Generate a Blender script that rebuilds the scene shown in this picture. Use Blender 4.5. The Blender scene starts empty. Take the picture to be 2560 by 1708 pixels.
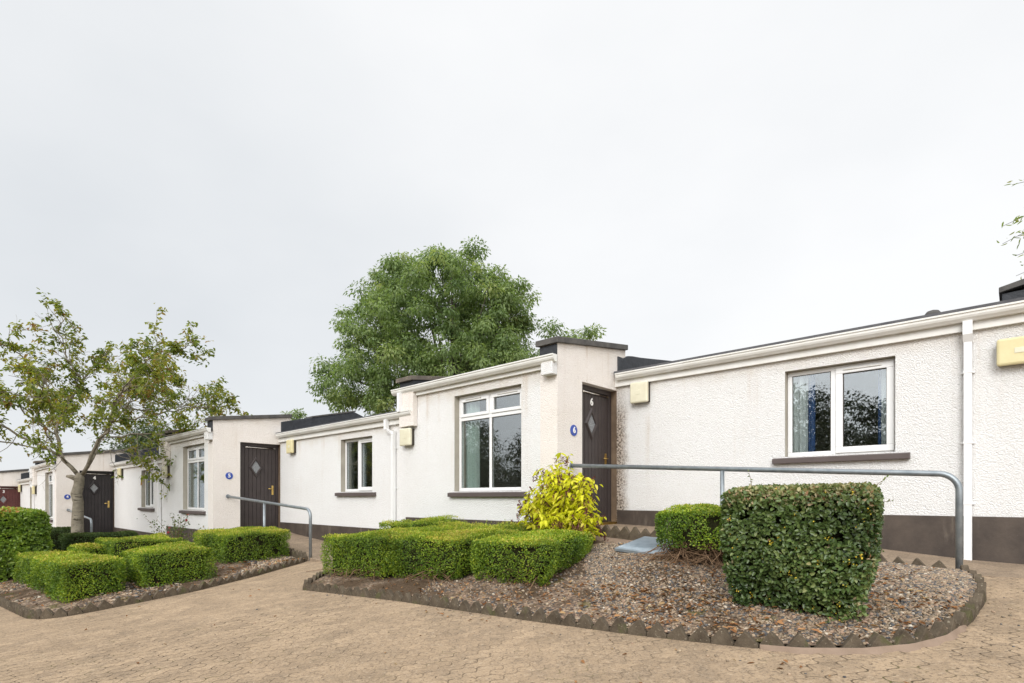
import bpy, bmesh, math, random
import numpy as np
from mathutils import Vector, Matrix
random.seed(7); RNG = np.random.default_rng(11)
SC = bpy.context.scene
COL = SC.collection
PI = math.pi

# ------------------------------------------------------------------ helpers
WLOC = {}
def tag(o, label=None, cat=None, group=None, kind=None):
    if label: o['label'] = label
    if cat: o['category'] = cat
    if group: o['group'] = group
    if kind: o['kind'] = kind
    return o

def thing(name, loc, label, cat, group=None):
    o = bpy.data.objects.new(name, None); COL.objects.link(o)
    o.location = loc; o.empty_display_size = .2
    WLOC[o.name] = Vector(loc)
    return tag(o, label, cat, group)

def link_mesh(name, me, mats, parent=None, origin=None):
    """mesh given in world coordinates; origin moved to its base centre"""
    if not isinstance(mats, (list, tuple)): mats = [mats]
    for m in mats: me.materials.append(m)
    o = bpy.data.objects.new(name, me); COL.objects.link(o)
    n = len(me.vertices)
    if origin is None:
        co = np.empty(n * 3, np.float32); me.vertices.foreach_get('co', co); co = co.reshape(-1, 3)
        mn, mx = co.min(0), co.max(0)
        origin = Vector(((mn[0] + mx[0]) / 2, (mn[1] + mx[1]) / 2, mn[2]))
    origin = Vector(origin)
    me.transform(Matrix.Translation(-origin))
    WLOC[o.name] = origin
    if parent:
        o.parent = parent; o.location = origin - WLOC[parent.name]
    else:
        o.location = origin
    return o

class MB:
    """collects polygons"""
    def __init__(s): s.v = []; s.f = []; s.m = []; s.sm = []
    def add(s, vs, fs, mi=0, smooth=False):
        b = len(s.v); s.v += [tuple(v) for v in vs]
        for f in fs: s.f.append([b + i for i in f]); s.m.append(mi); s.sm.append(smooth)
        return s
    def box(s, x0, x1, y0, y1, z0, z1, mi=0):
        vs = [(x0,y0,z0),(x1,y0,z0),(x1,y1,z0),(x0,y1,z0),(x0,y0,z1),(x1,y0,z1),(x1,y1,z1),(x0,y1,z1)]
        return s.add(vs, [(0,3,2,1),(4,5,6,7),(0,1,5,4),(1,2,6,5),(2,3,7,6),(3,0,4,7)], mi)
    def prism(s, pts, a, b, axis, mi=0):
        """pts: closed 2D profile; axis 'x': pts=(y,z) along x ; 'y': pts=(x,z) ; 'z': pts=(x,y)"""
        def P(p, t):
            return (t, p[0], p[1]) if axis == 'x' else ((p[0], t, p[1]) if axis == 'y' else (p[0], p[1], t))
        n = len(pts); vs = [P(p, a) for p in pts] + [P(p, b) for p in pts]
        fs = [tuple(range(n)), tuple(range(2*n-1, n-1, -1))]
        for i in range(n): j = (i+1) % n; fs.append((i, i+n, j+n, j))
        return s.add(vs, fs, mi)
    def tube(s, path, r, n=10, mi=0, cap=True):
        path = [Vector(p) for p in path]
        rs = r if isinstance(r, (list, tuple)) else [r]*len(path)
        vs, fs = [], []
        d0 = (path[1]-path[0]).normalized()
        u = d0.orthogonal().normalized()
        for i, p in enumerate(path):
            if i == 0: d = d0
            elif i == len(path)-1: d = (path[i]-path[i-1]).normalized()
            else: d = ((path[i]-path[i-1]).normalized()+(path[i+1]-path[i]).normalized()).normalized()
            u = (u - d*u.dot(d)).normalized(); w = d.cross(u)
            for k in range(n):
                a = 2*PI*k/n; vs.append(p + (u*math.cos(a)+w*math.sin(a))*rs[i])
        for i in range(len(path)-1):
            for k in range(n):
                k2 = (k+1) % n; fs.append((i*n+k, i*n+k2, (i+1)*n+k2, (i+1)*n+k))
        b = len(s.v); s.add(vs, fs, mi, True)
        if cap:
            s.f.append([b+k for k in range(n-1,-1,-1)]); s.m.append(mi); s.sm.append(False)
            e = b+(len(path)-1)*n
            s.f.append([e+k for k in range(n)]); s.m.append(mi); s.sm.append(False)
        return s
    def mesh(s, name='m', recalc=True, bevel=0, segs=2):
        me = bpy.data.meshes.new(name)
        me.from_pydata(s.v, [], s.f)
        me.polygons.foreach_set('material_index', s.m)
        me.polygons.foreach_set('use_smooth', s.sm)
        if recalc or bevel:
            bm = bmesh.new(); bm.from_mesh(me)
            if bevel:
                bmesh.ops.remove_doubles(bm, verts=bm.verts, dist=1e-5)
                es = [e for e in bm.edges if len(e.link_faces) == 2 and e.calc_face_angle(0) > .5]
                bmesh.ops.bevel(bm, geom=es, offset=bevel, segments=segs, profile=.5, affect='EDGES', clamp_overlap=True)
            bmesh.ops.recalc_face_normals(bm, faces=bm.faces)
            bm.to_mesh(me); bm.free()
        me.update(); return me
    def build(s, name, mats, parent=None, origin=None, bevel=0, recalc=True):
        return link_mesh(name, s.mesh(name, recalc, bevel), mats, parent, origin)

def np_mesh(name, V, F, rnd=None, matidx=None, smooth=False):
    """V (n,3) float, F (m,k) int; rnd (m) face attribute"""
    me = bpy.data.meshes.new(name)
    V = np.ascontiguousarray(V, np.float32); F = np.ascontiguousarray(F, np.int32)
    m, k = F.shape
    me.vertices.add(len(V)); me.vertices.foreach_set('co', V.ravel())
    me.loops.add(m*k); me.loops.foreach_set('vertex_index', F.ravel())
    me.polygons.add(m)
    me.polygons.foreach_set('loop_start', np.arange(0, m*k, k, dtype=np.int32))
    me.polygons.foreach_set('loop_total', np.full(m, k, np.int32))
    if matidx is not None: me.polygons.foreach_set('material_index', np.ascontiguousarray(matidx, np.int32))
    if smooth: me.polygons.foreach_set('use_smooth', np.ones(m, bool))
    me.update(calc_edges=True)
    if rnd is not None:
        at = me.attributes.new('rnd', 'FLOAT', 'FACE'); at.data.foreach_set('value', np.ascontiguousarray(rnd, np.float32))
    return me

def unit(v): return v/np.maximum(np.linalg.norm(v, axis=-1, keepdims=True), 1e-9)

def leaf_cards(P, D, Nn, L, Wd, fold=.25, two=True):
    """P base points, D leaf direction, Nn leaf normal, L length, Wd width -> V,F (quads). two: folded leaf of two quads"""
    D = unit(D); S = unit(np.cross(Nn, D)); Nn = np.cross(D, S)
    L = L[:, None]; Wd = Wd[:, None]; n = len(P)
    if not two:
        a = P; b = P + D*L*.45 + S*Wd*.5; c = P + D*L + Nn*L*-.08; d = P + D*L*.45 - S*Wd*.5
        V = np.stack([a, b, c, d], 1).reshape(-1, 3); F = np.arange(4*n).reshape(n, 4); return V, F
    up = Nn*Wd*fold
    b = P; m1 = P + D*L*1.0 - Nn*L*.15
    l1 = P + D*L*.28 + S*Wd*.46 + up; l2 = P + D*L*.68 + S*Wd*.38 + up*.6 - Nn*L*.05
    r1 = P + D*L*.28 - S*Wd*.46 + up; r2 = P + D*L*.68 - S*Wd*.38 + up*.6 - Nn*L*.05
    V = np.stack([b, l1, l2, m1, r2, r1], 1).reshape(-1, 3)
    i = np.arange(n)*6
    F = np.stack([np.stack([i, i+3, i+2, i+1], 1), np.stack([i, i+5, i+4, i+3], 1)], 1).reshape(-1, 4)
    return V, F

def rand_unit(n):
    v = RNG.normal(size=(n, 3)); return unit(v)

class SNoise:
    """smooth pseudo noise from random sines"""
    def __init__(s, freq, k=10, seed=0):
        r = np.random.default_rng(seed); s.w = unit(r.normal(size=(k, 3)))*freq*r.uniform(.6, 1.5, (k, 1)); s.p = r.uniform(0, 6.28, k)
    def __call__(s, P): return np.sin(P @ s.w.T + s.p).sum(1)/math.sqrt(len(s.p))

# ------------------------------------------------------------------ materials
class NT:
    def __init__(s, name):
        s.m = bpy.data.materials.new(name); s.m.use_nodes = True
        s.t = s.m.node_tree; s.t.nodes.clear()
        s.out = s.t.nodes.new('ShaderNodeOutputMaterial')
        s._pos = None
    def n(s, typ, ins=None, **kw):
        nd = s.t.nodes.new(typ)
        for k, v in kw.items(): setattr(nd, k, v)
        if ins:
            for k, v in ins.items(): s.set(nd.inputs[k], v)
        return nd
    def set(s, sock, v):
        if isinstance(v, bpy.types.NodeSocket): s.t.links.new(v, sock)
        elif isinstance(v, (tuple, list)) and sock.type == 'RGBA' and len(v) == 3: sock.default_value = (*v, 1)
        else: sock.default_value = v
    @property
    def pos(s):
        if s._pos is None: s._pos = s.n('ShaderNodeNewGeometry').outputs['Position']
        return s._pos
    def mth(s, op, a, b=0., c=None, clamp=False):
        nd = s.n('ShaderNodeMath', operation=op, use_clamp=clamp); s.set(nd.inputs[0], a); s.set(nd.inputs[1], b)
        if c is not None: s.set(nd.inputs[2], c)
        return nd.outputs[0]
    def noise(s, scale, detail=4, rough=.55, vec=None, dist=0):
        return s.n('ShaderNodeTexNoise', {'Vector': vec if vec is not None else s.pos, 'Scale': scale, 'Detail': detail, 'Roughness': rough, 'Distortion': dist}).outputs['Fac']
    def ramp(s, fac, stops, interp='LINEAR'):
        nd = s.n('ShaderNodeValToRGB', {'Fac': fac}); cr = nd.color_ramp; cr.interpolation = interp
        while len(cr.elements) < len(stops): cr.elements.new(.5)
        for e, (p, c) in zip(cr.elements, stops):
            e.position = p; e.color = (*c, 1) if isinstance(c, (tuple, list)) else (c, c, c, 1)
        return nd.outputs['Color']
    def step(s, v, a, b):
        nd = s.n('ShaderNodeMapRange', {'Value': v, 'From Min': a, 'From Max': b}, interpolation_type='SMOOTHSTEP'); return nd.outputs[0]
    def mix(s, fac, a, b, blend='MIX'):
        nd = s.n('ShaderNodeMix', data_type='RGBA', blend_type=blend)
        s.set(nd.inputs[0], fac); s.set(nd.inputs[6], a); s.set(nd.inputs[7], b); return nd.outputs[2]
    def sep(s, v):
        nd = s.n('ShaderNodeSeparateXYZ', {0: v}); return nd.outputs
    def comb(s, x, y, z=0.):
        nd = s.n('ShaderNodeCombineXYZ'); s.set(nd.inputs[0], x); s.set(nd.inputs[1], y); s.set(nd.inputs[2], z); return nd.outputs[0]
    def scalev(s, v, xyz):
        return s.n('ShaderNodeMapping', {'Vector': v, 'Scale': xyz}).outputs[0]
    def bump(s, h, strength=.5, dist=.01, normal=None):
        nd = s.n('ShaderNodeBump', {'Height': h, 'Strength': strength, 'Distance': dist})
        if normal is not None: s.set(nd.inputs['Normal'], normal)
        return nd.outputs[0]
    def principled(s, col, rough=.6, spec=.3, normal=None, metal=0., **kw):
        nd = s.n('ShaderNodeBsdfPrincipled', {'Base Color': col, 'Roughness': rough, 'Specular IOR Level': spec, 'Metallic': metal})
        if normal is not None: s.set(nd.inputs['Normal'], normal)
        for k, v in kw.items(): s.set(nd.inputs[k], v)
        return nd.outputs[0]
    def done(s, sh): s.t.links.new(sh, s.out.inputs['Surface']); return s.m

def mat_mottle(name, c1, c2, scale=6, rough=.6, spec=.3, bscale=80, bstr=.2, bdist=.003, metal=0.):
    t = NT(name)
    f = t.ramp(t.noise(scale, 6, .6), [(.3, 0.), (.7, 1.)])
    col = t.mix(f, c1, c2)
    nb = t.bump(t.noise(bscale, 3), bstr, bdist)
    return t.done(t.principled(col, rough, spec, nb, metal))

def mat_roughcast(name, base, tint, dirt_x=None, dirt_amt=0., streak=.42):
    """thrown roughcast render; dirt_x: world x of a stained inner corner"""
    t = NT(name)
    p = t.pos
    v1 = t.n('ShaderNodeTexVoronoi', {'Vector': p, 'Scale': 84., 'Smoothness': .6, 'Randomness': 1.}, feature='SMOOTH_F1').outputs['Distance']
    n1 = t.noise(60., 5, .62, dist=.5); n2 = t.noise(140., 3, .6)
    h = t.mth('ADD', t.mth('MULTIPLY', n1, 1.1), t.mth('ADD', t.mth('MULTIPLY', v1, -.55), t.mth('MULTIPLY', n2, .25)))
    nb = t.bump(h, .85, .0155)
    big = t.ramp(t.noise(1.1, 5, .6), [(.35, 0.), (.72, 1.)])
    col = t.mix(t.mth('MULTIPLY', big, .7), base, tint)
    # pores of the render hold a little dirt, with pit shade painted in
    pore = t.step(h, .62, .36)
    col = t.mix(t.mth('MULTIPLY', pore, .16), col, (.46, .42, .37))
    # vertical run-off streaks
    sx = t.noise(1., 5, .6, vec=t.scalev(p, (6.5, 6.5, .22)))
    gz = t.sep(t.n('ShaderNodeTexCoord').outputs['Generated'])[2]
    band = t.mth('MULTIPLY', t.step(t.mth('ADD', gz, t.mth('MULTIPLY', t.mth('SUBTRACT', t.noise(3.5, 4), .5), .10)), .90, 1.0), .45)
    col = t.mix(band, col, (.56, .48, .38))
    st = t.mth('MULTIPLY', t.step(sx, .54, .72), t.mth('MULTIPLY', t.ramp(t.noise(2.2, 3), [(.38, 0.), (.62, 1.)]), t.step(gz, .35, .95)))
    col = t.mix(t.mth('MULTIPLY', st, streak), col, (.52, .41, .30))
    sp2 = t.mth('MULTIPLY', t.step(t.noise(1., 4, .75, vec=t.scalev(p, (30., 30., 75.))), .60, .68), .5)  # stretched dark flecks, the shade of small pits put into the colour
    col = t.mix(sp2, col, (.40, .35, .29))
    if dirt_x is not None:
        xs = t.sep(p)
        d = t.mth('SUBTRACT', xs[0], dirt_x)
        near = t.step(t.mth('ADD', d, t.mth('MULTIPLY', t.mth('SUBTRACT', t.noise(5., 4), .5), .16)), .26, .02)
        zf = t.step(xs[2], 1.62, 1.1)
        spk = t.step(t.noise(38., 4, .7), .36, .60)
        k = t.mth('MULTIPLY', t.mth('MULTIPLY', near, dirt_amt), t.mth('ADD', .35, t.mth('MULTIPLY', zf, .65)))
        col = t.mix(t.mth('MULTIPLY', k, .7), col, (.40, .29, .19))
        col = t.mix(t.mth('MULTIPLY', k, t.mth('SUBTRACT', 1., spk)), col, (.05, .035, .025))
    return t.done(t.principled(col, .9, .15, nb))

def mat_leaf(name, stops, trans=.3, rough=.5, spec=.35):
    t = NT(name)
    r = t.n('ShaderNodeAttribute', attribute_name='rnd').outputs['Fac']
    col = t.ramp(r, stops)
    nz = t.ramp(t.noise(1.7, 3), [(.3, .72), (.7, 1.2)])
    col = t.mix(1., col, nz, 'MULTIPLY')
    a = t.principled(col, rough, spec)
    b = t.n('ShaderNodeBsdfTranslucent', {'Color': t.mix(1., col, (1.25, 1.35, .7), 'MULTIPLY')}).outputs[0]
    return t.done(t.n('ShaderNodeMixShader', {0: trans, 1: a, 2: b}).outputs[0])

MAT = {}
MAT['wall'] = mat_roughcast('white_roughcast', (.82, .82, .815), (.775, .767, .755))
MAT['wall_stain'] = mat_roughcast('white_roughcast_stained', (.82, .82, .815), (.775, .767, .755), -4.518, 1.)
MAT['cream'] = mat_roughcast('cream_roughcast', (.87, .82, .775), (.80, .735, .67), streak=.6)
def mat_plinth():
    t = NT('brown_plinth_paint')
    p = t.pos
    c = t.mix(t.ramp(t.noise(2.6, 6, .65), [(.35, 0.), (.7, 1.)]), (.048, .037, .031), (.098, .076, .060))
    s = t.step(t.noise(1., 5, .65, vec=t.scalev(p, (5., 5., 1.2))), .56, .74)
    c = t.mix(t.mth('MULTIPLY', s, .55), c, (.20, .165, .13))
    w = t.step(t.noise(34., 4, .7), .68, .74)
    c = t.mix(t.mth('MULTIPLY', w, .35), c, (.34, .30, .26))
    return t.done(t.principled(c, .62, .35, t.bump(t.noise(30., 4), .35, .006)))
MAT['plinth'] = mat_plinth()
MAT['sill'] = mat_mottle('brown_sill_paint', (.085, .066, .062), (.105, .083, .078), 5, .5, .4, 40, .2, .003)
MAT['reveal'] = mat_mottle('shaded_cement_reveal', (.33, .305, .255), (.42, .39, .33), 4, .9, .1, 60, .3, .004)  # bare cement grey, with the shade of the recess put into the colour
MAT['jamb'] = mat_mottle('brown_painted_jamb', (.10, .068, .045), (.17, .12, .08), 5, .6, .3, 50, .3, .004)
MAT['upvc'] = mat_mottle('white_upvc', (.80, .80, .80), (.77, .77, .765), 3, .3, .5, 20, .03, .001)
MAT['gutter'] = mat_mottle('white_gutter_plastic', (.76, .755, .73), (.66, .645, .60), 4, .38, .45, 20, .05, .001)
MAT['felt'] = mat_mottle('black_roof_felt', (.022, .024, .028), (.042, .045, .052), 7, .65, .4, 14, .6, .02)
MAT['roof'] = mat_mottle('grey_mineral_felt', (.10, .10, .11), (.15, .15, .155), 9, .8, .2, 120, .3, .004)
MAT['coping'] = mat_mottle('dark_concrete_coping', (.060, .056, .054), (.115, .108, .098), 9, .75, .3, 70, .4, .005)
def mat_coping_lichen():
    t = NT('lichened_coping')
    c = t.mix(t.ramp(t.noise(8., 5), [(.35, 0.), (.7, 1.)]), (.11, .095, .08), (.17, .145, .12))
    c = t.mix(t.step(t.noise(18., 3, .5), .64, .68), c, (.42, .38, .27))
    return t.done(t.principled(c, .85, .2, t.bump(t.noise(60., 4), .4, .005)))
MAT['coping_l'] = mat_coping_lichen()
MAT['concrete'] = None
def mat_edging():
    t = NT('weathered_edging_concrete')
    c = t.mix(t.ramp(t.noise(9., 6, .65), [(.3, 0.), (.7, 1.)]), (.062, .048, .034), (.140, .112, .080))
    c = t.mix(t.step(t.noise(55., 3, .6), .62, .72), c, (.25, .215, .16))
    c = t.mix(t.mth('MULTIPLY', t.step(t.noise(6.5, 4), .56, .68), .6), c, (.085, .088, .034))
    return t.done(t.principled(c, .92, .12, t.bump(t.noise(70., 5, .7), .8, .008)))
MAT['concrete'] = mat_edging()
MAT['galv'] = mat_mottle('galvanised_steel', (.20, .23, .25), (.32, .35, .37), 12, .42, .5, 90, .15, .002, .55)
MAT['cover'] = mat_mottle('galvanised_plate', (.26, .31, .35), (.36, .41, .45), 14, .4, .5, 60, .1, .002, .6)
MAT['brass'] = mat_mottle('brass', (.62, .42, .12), (.7, .5, .18), 20, .28, .5, 30, .02, .001, 1.)
MAT['chrome'] = mat_mottle('chrome_bar', (.75, .72, .68), (.6, .56, .52), 30, .2, .5, 30, .02, .001, 1.)
MAT['door'] = mat_mottle('dark_brown_door_paint', (.040, .031, .030), (.052, .041, .039), 6, .42, .4, 120, .12, .001)
MAT['door4'] = mat_mottle('near_black_door_paint', (.018, .015, .016), (.028, .023, .024), 6, .42, .4, 120, .12, .001)
MAT['door3'] = mat_mottle('oxblood_door_paint', (.085, .024, .022), (.105, .032, .028), 6, .42, .4, 120, .12, .001)
MAT['lamp'] = mat_mottle('yellowed_plastic', (.70, .63, .38), (.60, .52, .28), 7, .4, .4, 60, .08, .001)
MAT['lamp_pale'] = mat_mottle('pale_yellowed_plastic', (.72, .69, .54), (.63, .59, .44), 7, .4, .4, 60, .08, .001)
MAT['lampbase'] = mat_mottle('black_lamp_base', (.035, .03, .026), (.07, .058, .045), 9, .6, .3, 60, .1, .001)
MAT['blue'] = mat_mottle('blue_enamel', (.022, .062, .33), (.03, .075, .37), 9, .35, .5, 30, .02, .001)
MAT['white'] = mat_mottle('white_numeral', (.82, .80, .77), (.78, .77, .74), 9, .5, .3, 30, .02, .001)
MAT['room'] = mat_mottle('room_plaster', (.42, .39, .34), (.46, .43, .38), 2, .9, .1, 20, .05, .001)
MAT['room_y'] = mat_mottle('room_yellow_plaster', (.62, .55, .26), (.66, .58, .30), 2, .9, .1, 20, .05, .001)
def mat_curtain(name, c):
    t = NT(name); s = t.principled(c, .9, .05)
    b = t.n('ShaderNodeBsdfTranslucent', {'Color': (*c, 1)}).outputs[0]
    return t.done(t.n('ShaderNodeMixShader', {0: .35, 1: s, 2: b}).outputs[0])
MAT['c_white'] = mat_curtain('white_curtain', (.90, .92, .92))
MAT['c_mint'] = mat_curtain('mint_curtain', (.78, .88, .83))
MAT['c_blue'] = mat_curtain('blue_curtain', (.09, .17, .40))
MAT['c_sage'] = mat_curtain('sage_curtain', (.42, .46, .36))
def mat_glass():
    t = NT('window_glass')
    lw = t.n('ShaderNodeLayerWeight', {'Blend': .22}).outputs['Fresnel']
    fac = t.mth('ADD', t.mth('MULTIPLY', lw, .55), .17, clamp=True)
    wob = t.bump(t.noise(1.1, 1), .03, .015)
    g = t.n('ShaderNodeBsdfGlossy', {'Color': (.90, .93, .96, 1), 'Roughness': .012, 'Normal': wob}).outputs[0]
    tr = t.n('ShaderNodeBsdfTransparent', {'Color': (.92, .95, .94, 1)}).outputs[0]
    return t.done(t.n('ShaderNodeMixShader', {0: fac, 1: tr, 2: g}).outputs[0])
MAT['glass'] = mat_glass()
MAT['obscure'] = mat_mottle('obscured_door_glass', (.10, .105, .11), (.30, .31, .32), 60, .25, .6, 160, .8, .004)
MAT['bark'] = None
def mat_bark(name, c1, c2, c3):
    t = NT(name)
    p = t.pos
    c = t.mix(t.ramp(t.noise(7., 5, .6), [(.35, 0.), (.65, 1.)]), c1, c2)
    ln = t.noise(1., 4, .6, vec=t.scalev(p, (5., 5., 26.)))
    c = t.mix(t.step(ln, .58, .66), c, c3)
    return t.done(t.principled(c, .85, .15, t.bump(ln, .5, .01)))
MAT['bark'] = mat_bark('smooth_grey_bark', (.19, .165, .125), (.31, .275, .215), (.055, .045, .034))
MAT['bark_d'] = mat_bark('dark_ash_bark', (.075, .068, .05), (.12, .11, .085), (.045, .04, .03))
MAT['twig'] = mat_mottle('dry_twig', (.13, .075, .045), (.25, .165, .10), 30, .85, .1, 60, .2, .002)
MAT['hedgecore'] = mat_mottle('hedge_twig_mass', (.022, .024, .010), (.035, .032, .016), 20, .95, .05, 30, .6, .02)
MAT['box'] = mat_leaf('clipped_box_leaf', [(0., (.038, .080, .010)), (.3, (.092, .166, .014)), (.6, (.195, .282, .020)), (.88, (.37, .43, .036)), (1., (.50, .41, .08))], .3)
MAT['box_d'] = mat_leaf('dark_box_leaf', [(0., (.026, .05, .011)), (.5, (.045, .082, .017)), (1., (.08, .11, .026))], .25)  # darker green leaf than the other clipped hedges
MAT['coton'] = mat_leaf('cotoneaster_leaf', [(0., (.034, .062, .020)), (.4, (.070, .115, .030)), (.72, (.115, .165, .046)), (.9, (.20, .24, .085)), (1., (.34, .30, .15))], .18, .38, .5)
MAT['coton_tip'] = mat_leaf('pale_clipped_tip', [(0., (.22, .24, .10)), (.5, (.36, .33, .17)), (.8, (.48, .38, .24)), (1., (.40, .20, .12))], .3)
MAT['berry'] = mat_mottle('yellow_berry', (.60, .48, .05), (.52, .36, .03), 20, .5, .4, 30, .02, .001)
MAT['laurel'] = mat_leaf('broad_hedge_leaf', [(0., (.08, .15, .025)), (.45, (.19, .30, .04)), (.85, (.32, .42, .06)), (.95, (.44, .42, .09)), (1., (.52, .24, .07))], .35, .35, .5)
MAT['golden'] = mat_leaf('golden_shrub_leaf', [(0., (.40, .44, .016)), (.35, (.66, .65, .024)), (.75, (.82, .77, .08)), (.92, (.86, .66, .24)), (1., (.66, .34, .14))], .5)
MAT['bract'] = mat_leaf('dark_red_bract', [(0., (.07, .018, .018)), (1., (.17, .05, .035))], .1)
MAT['ash'] = mat_leaf('ash_leaf', [(0., (.105, .160, .066)), (.4, (.175, .245, .098)), (.8, (.26, .33, .13)), (1., (.34, .38, .15))], .48)
MAT['far'] = mat_leaf('far_tree_leaf', [(0., (.05, .075, .032)), (.6, (.085, .12, .045)), (1., (.12, .15, .06))], .25)
MAT['dark'] = mat_leaf('dark_tree_leaf', [(0., (.035, .046, .026)), (.6, (.06, .076, .04)), (1., (.095, .105, .06))], .3)
MAT['willow'] = mat_leaf('slender_willow_leaf', [(0., (.16, .23, .05)), (.6, (.26, .33, .07)), (1., (.36, .34, .09))], .5)
MAT['cherry'] = mat_leaf('small_tree_leaf', [(0., (.10, .145, .026)), (.4, (.21, .25, .042)), (.68, (.34, .33, .055)), (.85, (.32, .22, .06)), (1., (.24, .11, .05))], .45)
MAT['rose'] = mat_leaf('rose_leaf', [(0., (.07, .11, .03)), (.6, (.13, .17, .05)), (.86, (.2, .2, .08)), (1., (.35, .3, .2))], .25)
MAT['petal'] = mat_mottle('red_petal', (.45, .02, .06), (.6, .05, .12), 30, .5, .3, 30, .02, .001)
MAT['litter'] = mat_leaf('dead_leaf', [(0., (.11, .05, .022)), (.4, (.24, .11, .045)), (.75, (.36, .19, .085)), (1., (.42, .32, .17))], .1, .8, .1)
def mat_pebble():
    t = NT('mixed_pebble')
    r = t.n('ShaderNodeAttribute', attribute_name='rnd').outputs['Fac']
    c = t.ramp(r, [(0., (.075, .078, .084)), (.18, (.135, .135, .138)), (.32, (.20, .165, .125)), (.52, (.29, .225, .16)), (.7, (.36, .28, .195)), (.83, (.36, .25, .185)), (.93, (.43, .345, .25)), (1., (.58, .53, .45))])
    c = t.mix(.35, c, t.mix(t.noise(120., 3), (.08, .07, .06), (.4, .34, .27)), 'SOFT_LIGHT')
    return t.done(t.principled(c, .75, .25))
MAT['pebble'] = mat_pebble()
def mat_bed():
    t = NT('bed_gravel_and_soil')
    p = t.pos
    vo = t.n('ShaderNodeTexVoronoi', {'Vector': p, 'Scale': 42., 'Randomness': 1.})
    g = t.ramp(t.sep(vo.outputs['Color'])[0], [(0., (.08, .07, .065)), (.4, (.20, .14, .10)), (.75, (.30, .21, .14)), (1., (.40, .32, .24))])
    soil = t.mix(t.noise(24., 5), (.05, .034, .022), (.14, .095, .06))
    f = t.step(t.noise(1.6, 4), .40, .56)
    c = t.mix(f, soil, g)
    c = t.mix(t.mth('MULTIPLY', t.step(t.noise(3.1, 4), .60, .70), .6), c, (.085, .09, .018))
    h = t.mth('ADD', t.mth('MULTIPLY', vo.outputs['Distance'], -1.), t.noise(40., 4))
    return t.done(t.principled(c, .95, .1, t.bump(h, .8, .02)))
MAT['bed'] = mat_bed()
def mat_paving(name, c1, c2, c3, joint_vis):
    t = NT(name)
    x, y, z = t.sep(t.pos)
    W = .118
    tri = lambda v, per: t.mth('SUBTRACT', t.mth('PINGPONG', v, per/2), per/4)
    # wavy long joints run along y, cross joints every second block, staggered
    jx = t.mth('ADD', x, t.mth('MULTIPLY', t.mth('SINE', t.mth('MULTIPLY', y, 2*PI/.118)), .021))
    col_i = t.mth('FLOOR', t.mth('DIVIDE', jx, W))
    fx = t.mth('FRACT', t.mth('DIVIDE', jx, W))
    dx = t.mth('MULTIPLY', t.mth('MINIMUM', fx, t.mth('SUBTRACT', 1., fx)), W)
    yy = t.mth('ADD', t.mth('ADD', y, t.mth('MULTIPLY', t.mth('MODULO', col_i, 2.), .118)), t.mth('MULTIPLY', t.mth('SINE', t.mth('MULTIPLY', x, 2*PI/.118)), .010))
    fy = t.mth('FRACT', t.mth('DIVIDE', yy, .236))
    row_i = t.mth('FLOOR', t.mth('DIVIDE', yy, .236))
    dy = t.mth('MULTIPLY', t.mth('MINIMUM', fy, t.mth('SUBTRACT', 1., fy)), .236)
    d = t.mth('MINIMUM', dx, t.mth('MULTIPLY', dy, 1.5))
    wj = t.mth('ADD', .0022, t.mth('MULTIPLY', t.noise(14., 3), .0042))
    j = t.mth('SUBTRACT', 1., t.step(d, t.mth('MULTIPLY', wj, .5), t.mth('MULTIPLY', wj, 1.6)))
    vis = t.step(t.noise(.55, 4, .6), .62-joint_vis*.45, .78-joint_vis*.25)
    vis2 = t.mth('MULTIPLY', t.mth('ADD', .25, t.mth('MULTIPLY', t.step(t.noise(9.5, 3, .6), .40, .54), .75)), t.mth('ADD', .28, t.mth('MULTIPLY', vis, .72)))
    j = t.mth('MULTIPLY', j, vis2)
    wn = t.n('ShaderNodeTexWhiteNoise', {'Vector': t.comb(col_i, row_i, 0.)}, noise_dimensions='3D').outputs['Value']
    base = t.mix(t.ramp(t.noise(1.3, 6, .65), [(.32, 0.), (.68, 1.)]), c1, c2)
    base = t.mix(t.mth('MULTIPLY', t.step(t.noise(3.7, 6, .7), .46, .66), .45), base, c3)
    base = t.mix(1., base, t.ramp(wn, [(0., .88), (1., 1.10)]), 'MULTIPLY')
    grime = t.mth('MULTIPLY', t.step(t.noise(8.5, 7, .78), .47, .60), t.ramp(t.noise(.8, 3), [(.3, .15), (.7, .6)]))
    base = t.mix(t.mth('MULTIPLY', grime, .8), base, (.185, .145, .105))
    mid = t.noise(32., 4, .7)
    base = t.mix(t.mth('MULTIPLY', t.step(mid, .56, .68), .5), base, (.50, .40, .295))
    base = t.mix(t.mth('MULTIPLY', t.step(mid, .45, .34), .55), base, (.135, .105, .078))
    # exposed aggregate speckle, dark pits
    sp = t.noise(150., 4, .75)
    base = t.mix(t.mth('MULTIPLY', t.step(sp, .53, .66), .42), base, (.47, .39, .31))
    base = t.mix(t.mth('MULTIPLY', t.step(t.noise(60., 5, .75), .48, .36), .7), base, (.115, .088, .064))
    pit = t.step(t.noise(26., 6, .85), .42, .33)
    base = t.mix(t.mth('MULTIPLY', pit, .72), base, (.095, .070, .05))
    jc = t.mix(t.step(t.noise(3.3, 4), .52, .66), (.050, .038, .026), (.085, .088, .022))
    col = t.mix(t.mth('MULTIPLY', j, .85), base, jc)
    moss = t.mth('MULTIPLY', t.step(t.noise(2.1, 5, .7), .70, .76), t.step(d, .02, .004))
    col = t.mix(t.mth('MULTIPLY', moss, .8), col, (.13, .16, .025))
    h = t.mth('SUBTRACT', t.mth('ADD', t.mth('MULTIPLY', sp, .35), t.mth('MULTIPLY', t.noise(35., 4), .4)), t.mth('MULTIPLY', j, .8))
    return t.done(t.principled(col, .93, .12, t.bump(h, .75, .007)))
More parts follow.
